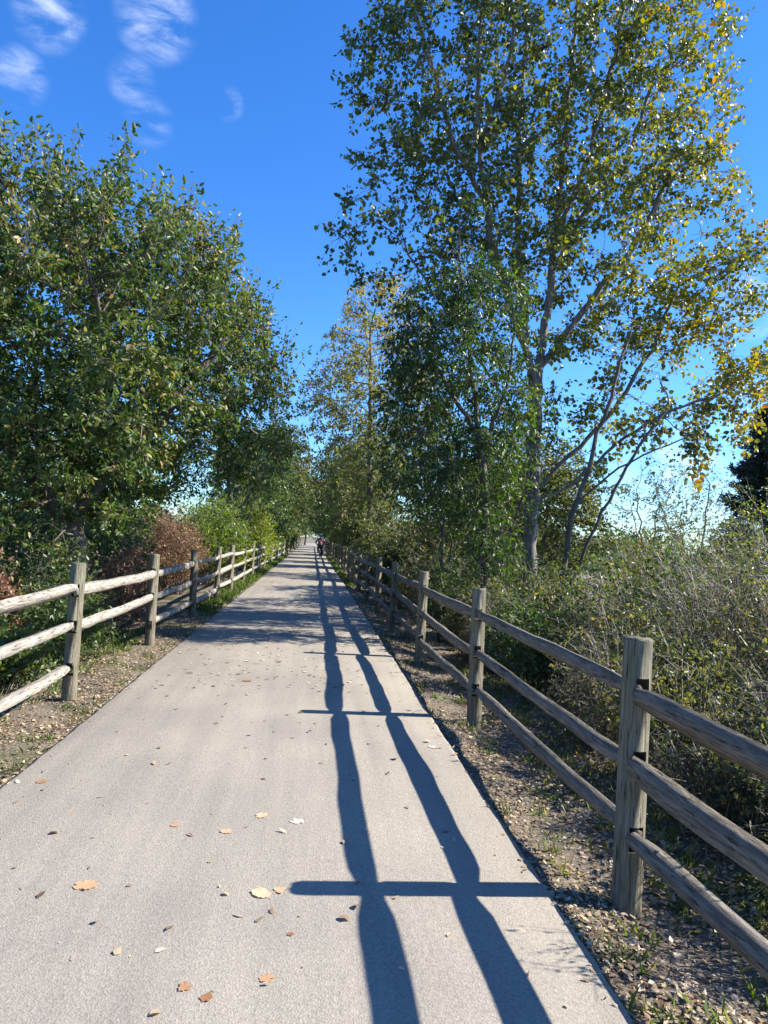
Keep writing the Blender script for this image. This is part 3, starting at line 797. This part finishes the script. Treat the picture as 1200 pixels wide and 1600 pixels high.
bush('yellow_green_shrub', 'bright lime shrub past the dark forked tree behind the sunlit fence', 'shrub', (-3.1, 34.0), 1.4, 1.6, 3.7, 190, 14, 6, .10, .55, M_YELGREEN, 333, tint=(2, 2, .9, .12))

# ------------------------------------------------------------------ smaller trees
def small_tree(name, label, base, h, r, seed, mb, ml, L=.12, n_tw=3, n_lf=6, tr=.07, dens=900, hi=False, stems=1, droop=.4, low=.3, group=None, tint=None, step=.28, squash=1.0):
    rg = np.random.default_rng(seed)
    z0 = float(gz(base[0], base[1]))
    bx, by = base
    lx, ly = rg.normal(0, .25 * r, 2)
    paths = [[(bx, by, z0 - .3), (bx + lx * .2, by + ly * .2, z0 + h * .25), (bx + lx * .6, by + ly * .6, z0 + h * .5), (bx + lx, by + ly, z0 + h * .8)]]
    for k in range(stems + 1):
        a = rg.uniform(0, 6.28); zz = z0 + h * rg.uniform(.12, .35)
        paths.append([(bx, by, zz), (bx + r * .35 * math.cos(a), by + r * .35 * math.sin(a), zz + h * .18), (bx + r * .6 * math.cos(a), by + r * .6 * math.sin(a), zz + h * .38)])
    env = [(bx, by, z0 + h * (low + 1) / 2, r * .85, r * .85, h * (1 - low) / 2)]
    for k in range(5):
        a = rg.uniform(0, 6.28); zz = z0 + h * rg.uniform(low + .08, .8); rr = r * rg.uniform(.4, .6)
        env.append((bx + r * .6 * math.cos(a), by + r * .6 * math.sin(a), zz, rr, rr, rr * 1.15))
    tf = tint or (lambda p, g: g.beta(2, 2.6, len(p)) * .85 + .12 * np.sin(p[:, 2] * 1.5 + p[:, 0] * 2 + seed))
    return build_tree(name, label, 'tree', (bx, by, z0), paths, env, dens, seed, step, 1.6, .38, tr, mb, ml,
                      dict(thr=.016, n_tw=n_tw, tw_len=.42, n_lf=n_lf, L=L, ratio=.58, droop=droop, tint=tf, up=.15, hi=hi), group=group, iters=60)[0]

G_TR = 'trees along the shaded fence'
G_TL = 'trees along the sunlit fence'
small_tree('slender_tree', 'thin-trunked tree between the dark leaning tree and the poplar', (3.7, 13.6), 5.2, 1.1, 61, M_BARK, M_MIDGREEN, tr=.05, L=.09, dens=600, low=.4, group=G_TR)
small_tree('slender_tree', 'thin dark stem just past the third shaded post, under the dark leaning tree', (2.75, 14.6), 4.6, 1.0, 62, M_BARK, M_OLIVE, tr=.05, L=.10, dens=1000, low=.25, group=G_TR)
small_tree('slender_tree', 'slim olive tree behind the thin dark stem by the shaded fence', (3.3, 17.5), 5.0, 1.4, 63, M_BARK, M_OLIVE, tr=.06, L=.11, dens=1100, low=.15, group=G_TR)
small_tree('yellowing_tree', 'airy yellowing tree overhanging the path beyond the dark leaning tree', (2.5, 31.0), 13.6, 3.5, 64, M_BARK, M_YELLOW, tr=.13, L=.14, dens=1500, n_tw=3, n_lf=6, low=.22, group=G_TR,
           tint=lambda p, g: g.beta(2, 2.4, len(p)) * .6 + .34 * np.clip((p[:, 2] - 4) / 8, 0, 1))
small_tree('forked_tree', 'dark forked tree between the yellow-green and the lime shrub', (-3.05, 28.3), 8.8, 2.6, 65, M_BARK, M_MIDGREEN, tr=.12, L=.12, dens=1100, low=.28, stems=3, group=G_TL)

protoA = small_tree('roadside_tree', 'olive tree overhanging the path just before the cyclist', (3.5, 38.0), 8.6, 2.7, 66, M_BARK, M_OLIVE, tr=.11, L=.17, dens=900, low=.1, group=G_TR)
protoB = small_tree('roadside_tree', 'mid-green tree just past the lime shrub behind the sunlit fence', (-3.6, 40.0), 7.8, 2.7, 67, M_BARK, M_MIDGREEN, tr=.11, L=.17, dens=900, low=.1, group=G_TL)
protoC = bush('hedge_bush', 'olive bush behind the fifth shaded post, just past the slim olive tree', 'bush', (2.95, 19.6), 1.2, 1.6, 2.5, 190, 14, 6, .095, .55, M_OLIVE, 68, group='bushes along the shaded fence')
protoD = bush('hedge_bush', 'green bush behind the bright grass strip of the sunlit fence', 'bush', (-3.3, 35.0), 1.2, 1.6, 2.6, 170, 13, 5, .11, .55, M_MIDGREEN, 69, group='bushes along the sunlit fence')

def far(proto, x, y, s, sz, lab, grp):
    z = float(gz(x, y))
    copy_tree(proto, (x, y, z), (x * 7.3 + y * 1.7) % 6.28, (s, s, sz), label=lab, group=grp)
ordinal = ['second', 'third', 'fourth', 'fifth', 'sixth', 'seventh', 'eighth', 'ninth']
for i, (x, y, s, sz) in enumerate([(3.0, 45, 1.0, 1.0), (2.9, 53, 1.1, 1.25), (2.7, 62, 1.3, 1.2), (3.0, 73, 1.35, 1.15), (2.9, 86, 1.35, 1.1), (2.9, 100, 1.4, 1.2)]):
    far(protoA if i % 2 == 0 else protoB, x, y, s, sz, ordinal[i] + ' of the far trees lining the shaded fence, counted from the viewer', G_TR)
for i, (x, y, s, sz) in enumerate([(-3.5, 48, 1.05, 1.2), (-3.0, 57, 1.35, 1.3), (-3.0, 68, 1.35, 1.3), (-3.2, 80, 1.4, 1.2), (-3.1, 94, 1.4, 1.15), (-3.0, 110, 1.4, 1.2)]):
    far(protoB if i % 2 == 0 else protoA, x, y, s, sz, ordinal[i] + ' of the far trees lining the sunlit fence, counted from the viewer', G_TL)
for i, (x, y, s, sz) in enumerate([(2.95, 23.5, .9, .8), (2.9, 27.5, 1.0, 1.0), (3.1, 32, 1.0, .9), (3.0, 38, 1.1, 1.1), (3.0, 45.5, 1.1, 1.0), (2.9, 54, 1.1, 1.0), (3.0, 65, 1.3, 1.2)]):
    far(protoC, x, y, s, sz, ordinal[i] + ' bush in the row along the shaded fence, counted from the viewer', 'bushes along the shaded fence')
for i, (x, y, s, sz) in enumerate([(-3.4, 41.5, 1.0, 1.1), (-3.4, 50, 1.1, 1.0), (-3.3, 60, 1.2, 1.1), (-3.3, 74, 1.3, 1.2)]):
    far(protoD, x, y, s, sz, ordinal[i] + ' green bush in the row along the sunlit fence, counted from the viewer', 'bushes along the sunlit fence')
for i, (x, y, s, lab) in enumerate([(-9.0, 16, .9, 'tree in the shade behind the large tree, nearest the picture edge'), (-6.4, 19, .9, 'tree behind the large tree, just above the red shrub'), (-7.5, 27, 1.0, 'tree behind the yellow-green shrub, mostly hidden by the large tree'), (-13, 21, 1.0, 'far tree glimpsed at the picture edge below the large tree')]):
    far(protoB, x, y, s, s * .85, lab, 'trees behind the large tree')
for i, (x, y, s, lab) in enumerate([(-1.2, 128, 1.6, 'middle one of the trees closing the far end of the path'), (-6.0, 122, 1.5, 'tree closing the far end of the path on the sunlit side'), (3.6, 116, 1.4, 'tree closing the far end of the path on the shaded side')]):
    far(protoB if i else protoA, x, y, s, s, lab, 'trees closing the far end of the path')
for i, (x, y, s, lab) in enumerate([(6.5, 22, .85, 'tree behind the poplar trunk, left of its bare limbs'), (7.4, 30, .95, 'tree behind the yellowing tree, away from the path'), (6.0, 18.3, .75, 'low tree right behind the poplar trunk')]):
    far(protoA, x, y, s, s * .8, lab, 'trees behind the poplar')

# dark conifer at the picture edge
def conifer(label, base, h, r, seed):
    rg = np.random.default_rng(seed); z0 = float(gz(*base))
    root = empty('conifer_tree', (base[0], base[1], z0), label=label, cat='tree')
    zz = np.linspace(-.3, h, 14); P = np.stack([.1 * np.sin(zz), .1 * np.cos(zz * .7), zz], -1)[None]
    a = Acc(); Vt, Ft = tubes(P, np.linspace(.26, .02, 14)[None], 8); a.add(Vt, [Ft]); obj('trunk', a.mesh('trunk', M_BARK, True), root)
    n = 190; z = rg.uniform(.12, 1, n) ** .9 * h; ln = r * (1.02 - z / h) ** .75 * rg.uniform(.6, 1.15, n) + .25; az = rg.uniform(0, 6.28, n)
    d = np.stack([np.cos(az), np.sin(az), rg.uniform(-.15, .35, n)], -1); t = np.linspace(0, 1, 6)
    Q = np.stack([np.zeros(n), np.zeros(n), z], -1)[:, None] + d[:, None] * (ln[:, None] * t)[:, :, None]; Q[:, :, 2] -= .18 * ln[:, None] * t ** 2 - .25 * ln[:, None] * t ** 4
    b_ = Acc(); Vt, Ft = tubes(Q, np.broadcast_to(np.linspace(.035, .008, 6), (n, 6)), 3); b_.add(Vt, [Ft]); obj('branches', b_.mesh('branches', M_BARK), root, kind='stuff')
    m = 210; k = np.repeat(np.arange(n), m); u = rg.uniform(.15, 1, len(k)); f = u * 4.999; i = f.astype(int); w = (f - i)[:, None]
    p = Q[k, i] * (1 - w) + Q[k, i + 1] * w + rg.normal(0, .16, (len(k), 3)) * (1.1 - u[:, None] * .4)
    ax = nrm(d[k] + rand_dirs(rg, len(k)) * .9 + np.array([0, 0, .2])); L = rg.uniform(.22, .42, len(k))
    Vl, Fl, c = leaves(p, ax, rand_dirs(rg, len(k)), L, L * .28, .1, .0, False)
    c_ = Acc(); c_.add(Vl, [Fl], np.repeat(rg.random(len(k)), c)); obj('crown', c_.mesh('crown', M_PINE), root, kind='stuff')
conifer('dark blue-green conifer at the picture edge beyond the thicket', (30.2, 45.0), 12.6, 4.0, 71)

for (x, y, h, r, sd, lab) in [(8.6, 17.2, 4.6, 1.5, 76, 'airy low tree under the hanging yellow poplar leaves'), (11.6, 20.5, 5.4, 1.9, 77, 'airy low tree just left of the dark conifer'), (6.9, 19.5, 4.8, 1.6, 78, 'airy low tree seen between the bare leaning stems')]:
    small_tree('airy_tree', lab, (x, y), h, r, sd, M_BARK, M_OLIVE, tr=.05, L=.08, dens=620, n_tw=2, n_lf=5, low=.15, stems=3, group='low airy trees beyond the thicket')
# leaning bare stems beside the poplar
rg = np.random.default_rng(75)
build_tree('leaning_sapling', 'bare dark stems leaning away from the poplar trunk', 'tree', (4.6, 13.2, float(gz(4.6, 13.2))),
    [[(4.6, 13.2, -.4), (4.85, 13.0, 2.2), (5.25, 13, 3.6), (5.6, 13, 4.9), (5.9, 13, 6.0)], [(4.65, 13.2, .1), (5.35, 13, 2.2), (6.0, 13, 3.5), (6.7, 13, 4.5)], [(4.95, 13.0, 2.5), (5.5, 12.9, 3.1), (6.3, 12.8, 3.6), (7.3, 12.7, 4.0)]],
    [(5.9, 13, 5.2, .9, .7, 1.2), (6.6, 12.9, 4.2, .9, .7, .6), (5.2, 13, 3.4, .6, .6, .8)], 260, 75, .24, 1.3, .35, .06, M_BARK, M_POPLAR,
    dict(thr=.010, n_tw=1, tw_len=.34, n_lf=4, L=.085, ratio=.6, droop=.5, tint=lambda p, g: g.random(len(p)) * .7 + .1, up=.1, hi=False), iters=40)
# hanging yellow spray of the poplar: its big leaves one by one
pop = res[1][0]; off = np.array(b1)
tw = np.array([(7.7, 14.25, 4.75), (7.75, 13.9, 4.2), (7.68, 13.6, 3.6), (7.55, 13.4, 3.0)]) - off
a = Acc(); Vt, Ft = tubes(resample(tw, .12)[None], np.full((1, len(resample(tw, .12))), .007), 4); a.add(Vt, [Ft])
obj('hanging_twig', a.mesh('hanging_twig', M_TWIG), pop)
lm = []
for k in range(5):
    Vl, Fl, c = leaves(np.zeros((1, 3)), np.array([[0, 0, -1.0]]), np.array([[0, -1.0, .2]]), np.array([.125]), np.array([.105]), .16, .12 + .04 * k, True)
    lm.append(raw_mesh('leaf', Vl, [Fl], M_POPLAR, np.full(len(Vl), (.70, .80, .86, .93, .75)[k])))
for k in range(64):
    u = rg.random() ** .7 * 2.999; i = int(u); p = tw[i] * (1 - u + i) + tw[i + 1] * (u - i) + rg.normal(0, .13, 3) * np.array([1, 1, .6])
    o = obj('leaf', lm[k % 5], pop); o.location = p; o.rotation_euler = (rg.normal(0, .6), rg.normal(0, .6), rg.uniform(0, 6.28)); s_ = rg.uniform(.7, 1.25); o.scale = (s_, s_, s_)

# far-off wood on both sides, one mass
rg = np.random.default_rng(81); wa = Acc()
for k in range(150):
    side = 1 if k % 2 else -1; x = side * rg.uniform(14, 120); y = rg.uniform(95, 190); hh = rg.uniform(5, 9); rr = hh * rg.uniform(.4, .6)
    n = 260; d = rand_dirs(rg, n); p = np.array([x, y, hh * .5 - 2.5]) + d * np.array([rr, rr, hh * .5]) * rg.uniform(.6, 1.05, (n, 1))
    L = rg.uniform(.5, 1.0, n)
    Vl, Fl, c = leaves(p, rand_dirs(rg, n), nrm(d + rand_dirs(rg, n) * .5), L, L * .8, .1, .1, False)
    wa.add(Vl, [Fl], np.repeat(np.clip(rg.beta(2, 3, n) + rg.normal(0, .08), 0, 1), c))
obj('distant_woods', wa.mesh('distant_woods', M_MIDGREEN), label='low line of far-off trees beyond the fields', cat='woods', kind='stuff')

# ------------------------------------------------------------------ litter, grass and gravel on the verges
rg = np.random.default_rng(91)
def verge_points(n, y0, y1, wl=.62, wr=1.1, bias=1.6):
    y = y0 + (y1 - y0) * rg.random(n) ** bias; s = rg.random(n) < .42
    x = np.where(s, PL - rg.random(n) * wl * 1.6, PR + rg.random(n) * wr * 1.5)
    return x, y
def litter_acc(x, y, zoff, L0, L1, tintp=(2, 2), flat=.9):
    n = len(x); on = (x > PL) & (x < PR); z = np.where(on, pz(x) + .002, gz(x, y) + zoff)
    p = np.stack([x, y, z], -1); az = rg.uniform(0, 6.28, n)
    ax = np.stack([np.cos(az), np.sin(az), rg.normal(0, .22, n)], -1)
    L = rg.uniform(L0, L1, n)
    Vl, Fl, c = leaves(p, ax, nrm(rand_dirs(rg, n) * (1 - flat) + np.array([0, 0, 1.0]) * flat + rand_dirs(rg, n) * .35), L, L * rg.uniform(.45, .85, n), rg.uniform(-.25, .3, (n, 1)), rg.uniform(-.35, .35, (n, 1)), False)
    a = Acc(); a.add(Vl, [Fl], np.repeat(np.clip(rg.beta(*tintp, n), 0, 1), c)); return a
x, y = verge_points(84000, 1.0, 34, bias=1.9)
dens = .5 + .28 * np.sin(x * 6.1 + y * 1.9) + .28 * np.sin(y * 3.7 - x * 4.3 + 2) + rg.normal(0, .25, len(x))
x, y = x[dens > .20], y[dens > .20]
ye = 1.0 + rg.random(1500) ** 1.6 * 24; se = rg.random(1500) < .5
x = np.concatenate([x, np.where(se, PL + rg.normal(-.02, .05, 1500), PR + rg.normal(.02, .045, 1500))]); y = np.concatenate([y, ye])
la = litter_acc(x, y, rg.uniform(.004, .02, len(x)), .012, .046, (2.2, 1.7))
obj('leaf_litter', la.mesh('leaf_litter', M_LITTER), label='dry brown leaf litter strewn along both path verges', cat='leaf litter', kind='stuff')
# gravel
n = 6000; x = PR + .05 + rg.random(n) * 1.0; y = 1.0 + rg.random(n) ** 1.7 * 16
z = gz(x, y); s = rg.uniform(.003, .010, n)
oct_ = np.array([[1, 0, 0], [0, 1, 0], [-1, 0, 0], [0, -1, 0], [0, 0, .7], [0, 0, -.7]]); of = np.array([[0, 1, 4], [1, 2, 4], [2, 3, 4], [3, 0, 4], [1, 0, 5], [2, 1, 5], [3, 2, 5], [0, 3, 5]])
V = np.stack([x, y, z + s * .4], -1)[:, None] + oct_[None] * s[:, None, None] * rg.uniform(.6, 1.4, (n, 6, 1)); F = (np.arange(n)[:, None, None] * 6 + of[None]).reshape(-1, 3)
ga = Acc(); ga.add(V.reshape(-1, 3), [F], np.repeat(rg.random(n), 6)); obj('gravel', ga.mesh('gravel', M_STONE), label='grey gravel along the verge of the shaded fence', cat='gravel', kind='stuff')
# grass
def blades(x, y, h0, h1, tint):
    n = len(x); p = np.stack([x, y, gz(x, y) - .01], -1); az = rg.uniform(0, 6.28, n); tl = rg.uniform(.2, 1.3, n)
    ax = np.stack([np.cos(az) * tl, np.sin(az) * tl, np.ones(n)], -1); L = rg.uniform(h0, h1, n)
    Vl, Fl, c = leaves(p, ax, nrm(rand_dirs(rg, n)), L, np.clip(L * .10, .004, .02), .1, rg.uniform(.1, .5, (n, 1)), False)
    a = Acc(); a.add(Vl, [Fl], np.repeat(np.clip(tint + rg.normal(0, .18, n), 0, 1), c)); return a
def tufts(cx, cy, per, spread):
    return np.repeat(cx, per) + rg.normal(0, spread, len(cx) * per), np.repeat(cy, per) + rg.normal(0, spread, len(cy) * per)
gr = Acc()
def put(x, y, h0, h1, t):
    ok = (x < PL - .02) | (x > PR + .02); a = blades(x[ok], y[ok], h0, h1, t)
    gr.add(a.V[0], [a.F[3][0]], a.T[0])
cx, cy = verge_points(260, 1.5, 20, .6, .9); put(*tufts(cx, cy, 26, .05), .03, .09, .55)
cx = PL - .05 - rg.random(700) * .55; cy = 14.5 + rg.random(700) * 45; put(*tufts(cx, cy, 14, .12), .08, .22, .42)
cx = PR + .1 + rg.random(260) * .4; cy = 24 + rg.random(260) * 45; put(*tufts(cx, cy, 14, .1), .08, .2, .5)
cx = 1.9 + rg.random(420) * 1.4; cy = 1.6 + rg.random(420) ** 1.3 * 9; put(*tufts(cx, cy, 12, .08), .03, .12, .72)
cx = -2.4 - rg.random(300) * 1.2; cy = 3.0 + rg.random(300) * 9; put(*tufts(cx, cy, 12, .08), .04, .14, .5)
obj('grass', gr.mesh('grass', M_GRASS), label='short green grass growing in tufts along the verges', cat='grass', kind='stuff')

# small bits blown onto the path
n = 1500
y = np.concatenate([2.2 + rg.random(300) * 10, 7.5 + rg.random(1300) ** 1.2 * 22]); x = np.concatenate([PL + .05 + rg.random(300) * 2.9, PL + .2 + rg.beta(1.6, 1.8, 1300) * 2.6])
def flat_bits(x, y, L0, L1):
    n = len(x); az = rg.uniform(0, 6.28, n); p = np.stack([x, y, pz(x) + rg.uniform(.001, .004, n)], -1)
    ax = np.stack([np.cos(az), np.sin(az), rg.normal(0, .1, n)], -1); L = rg.uniform(L0, L1, n)
    Vl, Fl, c = leaves(p, ax, nrm(rand_dirs(rg, n) * .3 + np.array([0, 0, 1.0])), L, L * rg.uniform(.25, .8, n), rg.uniform(0, .35, (n, 1)), rg.uniform(-.3, .1, (n, 1)), True)
    a = Acc(); a.add(Vl, [Fl], np.repeat(rg.beta(2.4, 1.3, n), c)); return a
da = flat_bits(x, y, .014, .06)
obj('path_debris', da.mesh('path_debris', M_LITTER), label='small brown leaf scraps scattered over the path', cat='leaf scraps', kind='stuff')

def lobed_leaf(label, x, y, size, rz, tint, seed):
    rgl = np.random.default_rng(seed); K = 30; V = [(0, 0, 0)]; kb, kl, ln = [(.55, .33, 2.5), (.7, .08, 1.0), (.5, .40, 1.5), (.62, .2, 3.5)][seed % 4]
    for k in range(K):
        a = 2 * math.pi * k / K
        rr = kb + kl * abs(math.cos(ln * a)) ** .7 + .10 * math.cos(a) + rgl.normal(0, .05)
        px, pyy = rr * math.cos(a), rr * math.sin(a) * .85
        V.append((px, pyy, .12 * (px ** 2) * rgl.uniform(.0, 1.3) + .20 * abs(pyy) ** 1.5 * rgl.uniform(.0, 1.2)))
    V += [(-.75, .02, .05), (-1.35, .06, .12), (-.75, -.02, .05)]
    V = np.array(V) * size / 1.6
    c, s = math.cos(rz), math.sin(rz)
    V = np.stack([V[:, 0] * c - V[:, 1] * s, V[:, 0] * s + V[:, 1] * c, V[:, 2]], -1)
    F = [np.array([(0, 1 + k, 1 + (k + 1) % K) for k in range(K)] + [(K + 1, K + 2, K + 3)])]
    o = obj('fallen_leaf', raw_mesh('fallen_leaf', V, F, M_FALLEN, np.full(len(V), tint)), label=label, cat='leaf', group='large fallen leaves on the path')
    o.location = (x, y, float(pz(x)) + .002)
FALLEN = [
  ('reddish-tan curled leaf alone on the clear side of the path', -0.934, 3.381, 0.105, 0.0, 0.72, 400),
  ('large pale tan leaf with its stalk beside the near post shadow tip', -0.133, 3.3, 0.1, 2.4, 0.86, 401),
  ('small tan leaf touching the large pale leaf near the shadow tip', -0.058, 3.341, 0.06, 4.8, 0.8, 402),
  ('pale lobed leaf, left one of the cluster of three past the shadow tip', -0.202, 4.195, 0.075, 0.92, 0.84, 403),
  ('whitish leaf nearest the rail shadow in the cluster of three', 0.011, 4.128, 0.075, 3.32, 0.97, 404),
  ('pinkish-tan leaf set lowest in the cluster of three', -0.379, 3.976, 0.07, 5.72, 0.78, 405),
  ('small yellow-brown leaf at the bottom of the path, beside a darker one', -0.361, 2.633, 0.05, 1.84, 0.55, 406),
  ('small red-brown leaf at the bottom of the path', -0.275, 2.579, 0.05, 4.24, 0.42, 407),
  ('thin tan leaf scrap at the bottom of the path toward the rail shadow', -0.079, 2.684, 0.055, 0.36, 0.66, 408),
  ('small tan leaf left of the cluster of three', -0.658, 4.053, 0.05, 2.76, 0.68, 409),
  ('whitish leaf at the path edge by the second shaded post', 1.053, 5.691, 0.07, 5.16, 0.98, 410),
  ('brown leaf at the path edge by the nearest sunlit post', -1.611, 4.732, 0.07, 1.28, 0.5, 411),
  ('tiny dark red leaf beside the upper rail shadow', 0.005, 2.978, 0.03, 3.68, 0.35, 412),
  ('brown leaf far down the sunlit half of the path', -0.631, 7.981, 0.11, 6.08, 0.45, 413),
]
for fl in FALLEN: lobed_leaf(*fl)

# ------------------------------------------------------------------ cyclist riding away down the path
M_SKIN = flat_mat('skin', (.42, .26, .19), .55, 0, .08)
M_JACKET = flat_mat('plum_jacket', (.20, .07, .12), .8, 0, .7)
M_TROUSER = flat_mat('dark_trousers', (.022, .02, .03), .8)
M_HELMET = flat_mat('blue_helmet', (.05, .20, .33), .35)
M_HAIR = flat_mat('dark_hair', (.02, .015, .012), .6)
M_BLACK = flat_mat('black_rubber', (.018, .018, .02), .6)
M_FRAME = flat_mat('dark_red_paint', (.14, .02, .025), .35)
M_STEEL = flat_mat('steel', (.5, .5, .5), .35, .9)
CX, CY = .60, 53.0
def part_tubes(name, runs, mat, parent, k=8):
    a = Acc()
    for pts, r0_, r1_ in runs:
        P = np.array(pts, float)[None]; S = P.shape[1]
        Vt, Ft = tubes(P, np.linspace(r0_, r1_, S)[None], k); a.add(Vt, [Ft, np.arange(k)[None][:, ::-1], (np.arange(k) + (S - 1) * k)[None]])
    return obj(name, a.mesh(name, mat, True), parent)
bike = empty('bicycle', (CX, CY, .018), label='bicycle with a dark pannier, ridden down the far path', cat='bicycle')
for wy in (-.52, .54):
    c = [(0, wy + .335 * math.cos(t), .345 + .335 * math.sin(t)) for t in np.linspace(0, 2 * math.pi, 29)]
    w = part_tubes('wheel', [(c, .02, .02)], M_BLACK, bike, 6)
    c = [(0, wy + .30 * math.cos(t), .345 + .30 * math.sin(t)) for t in np.linspace(0, 2 * math.pi, 29)]
    part_tubes('rim', [(c, .010, .010)] + [([(0, wy, .345), (0, wy + .3 * math.cos(t), .345 + .3 * math.sin(t))], .003, .003) for t in np.linspace(0, 5.9, 12)], M_STEEL, w, 4)
part_tubes('frame', [([(0, -.52, .345), (0, -.08, .29)], .012, .014), ([(0, -.52, .345), (0, -.18, .80)], .010, .012), ([(0, -.08, .29), (0, -.20, .88)], .017, .017),
                     ([(0, -.08, .29), (0, .38, .78)], .019, .019), ([(0, -.18, .80), (0, .36, .86)], .016, .016), ([(0, .34, .95), (0, .40, .72), (0, .54, .345)], .018, .012)], M_FRAME, bike)
part_tubes('handlebar', [([(-.30, .24, 1.04), (-.12, .34, 1.03), (0, .35, 1.02), (.12, .34, 1.03), (.30, .24, 1.04)], .014, .014), ([(0, .34, .95), (0, .35, 1.03)], .015, .015)], M_BLACK, bike)
part_tubes('saddle', [([(0, -.34, .93), (0, -.24, .95), (0, -.08, .935)], .085, .022)], M_BLACK, bike)
part_tubes('pedal', [([(.03, -.08, .29), (.09, -.08, .13)], .012, .012), ([(.09, -.08, .13), (.17, -.08, .13)], .02, .02)], M_BLACK, bike)
part_tubes('pedal', [([(-.03, -.08, .29), (-.09, -.08, .46)], .012, .012), ([(-.09, -.08, .46), (-.17, -.08, .46)], .02, .02)], M_BLACK, bike)
part_tubes('pannier', [([(.17, -.55, .30), (.17, -.55, .36), (.17, -.56, .62), (.17, -.56, .68)], .13, .13)], M_BLACK, bike, 6)

def skin_obj(name, verts, edges, rads, mat, parent, sub=2):
    me = bpy.data.meshes.new(name); me.from_pydata(verts, edges, []); me.materials.append(mat)
    o = obj(name, me, parent)
    md = o.modifiers.new('skin', 'SKIN'); md.use_smooth_shade = True
    sk = me.skin_vertices[0].data
    for i, r_ in enumerate(rads): sk[i].radius = (r_, r_) if np.isscalar(r_) else r_
    sk[0].use_root = True
    o.modifiers.new('subsurf', 'SUBSURF').levels = sub
    o.modifiers['subsurf'].render_levels = sub
    return o
person = empty('person', (CX, CY, .018), label='cyclist in a plum jacket and blue helmet riding away', cat='person')
hip = (0, -.20, 1.0)
body = [hip, (0, -.12, 1.20), (0, -.04, 1.40), (0, .02, 1.52), (0, .05, 1.60), (0, .07, 1.70), (0, .06, 1.79),
        (.17, -.03, 1.44), (.30, .08, 1.24), (.30, .23, 1.08), (.29, .28, 1.04),
        (-.17, -.03, 1.44), (-.30, .08, 1.24), (-.30, .23, 1.08), (-.29, .28, 1.04),
        (.10, -.16, .95), (.12, .08, .60), (.13, -.10, .22), (.13, .05, .15),
        (-.10, -.16, .95), (-.12, .20, .82), (-.13, .02, .54), (-.13, .14, .48)]
be = [(0, 1), (1, 2), (2, 3), (3, 4), (4, 5), (5, 6), (2, 7), (7, 8), (8, 9), (9, 10), (2, 11), (11, 12), (12, 13), (13, 14), (0, 15), (15, 16), (16, 17), (17, 18), (0, 19), (19, 20), (20, 21), (21, 22)]
br = [.13, .13, .13, .055, .06, .09, .075, .06, .045, .035, .04, .06, .045, .035, .04, .085, .062, .042, .04, .085, .062, .042, .04]
skin_obj('body', body, be, br, M_SKIN, person)
ji = [0, 1, 2, 3, 7, 8, 9, 11, 12, 13]; m2 = {v: i for i, v in enumerate(ji)}
skin_obj('jacket', [body[i] for i in ji], [(m2[a], m2[b_]) for a, b_ in be if a in m2 and b_ in m2], [.17, .165, .17, .075, .085, .065, .05, .085, .065, .05], M_JACKET, person)
ti = [0, 15, 16, 17, 19, 20, 21]; m2 = {v: i for i, v in enumerate(ti)}
skin_obj('trousers', [body[i] for i in ti], [(m2[a], m2[b_]) for a, b_ in be if a in m2 and b_ in m2], [.165, .11, .085, .062, .11, .085, .062], M_TROUSER, person)
skin_obj('shoe', [body[17], (.13, .0, .15), (.13, .14, .13)], [(0, 1), (1, 2)], [.05, .06, .045], M_BLACK, person, 1)
skin_obj('shoe', [body[21], (-.13, .10, .47), (-.13, .24, .46)], [(0, 1), (1, 2)], [.05, .06, .045], M_BLACK, person, 1)
def dome(name, c, r, z0, mat, parent, pts=14):
    V = []; F = []
    for i in range(7):
        ph = z0 + (math.pi / 2 - z0) * i / 6
        for j in range(pts):
            t = 2 * math.pi * j / pts; V.append((c[0] + r[0] * math.cos(ph) * math.cos(t), c[1] + r[1] * math.cos(ph) * math.sin(t), c[2] + r[2] * math.sin(ph)))
    F = [(i * pts + j, i * pts + (j + 1) % pts, (i + 1) * pts + (j + 1) % pts, (i + 1) * pts + j) for i in range(6) for j in range(pts)]
    return obj(name, raw_mesh(name, V, [np.array(F), np.arange(pts)[None][:, ::-1]], mat, smooth=True), parent)
dome('hair', (0, .045, 1.70), (.105, .115, .13), -.75, M_HAIR, person)
dome('helmet', (0, .06, 1.745), (.135, .165, .145), -.1, M_HELMET, person)
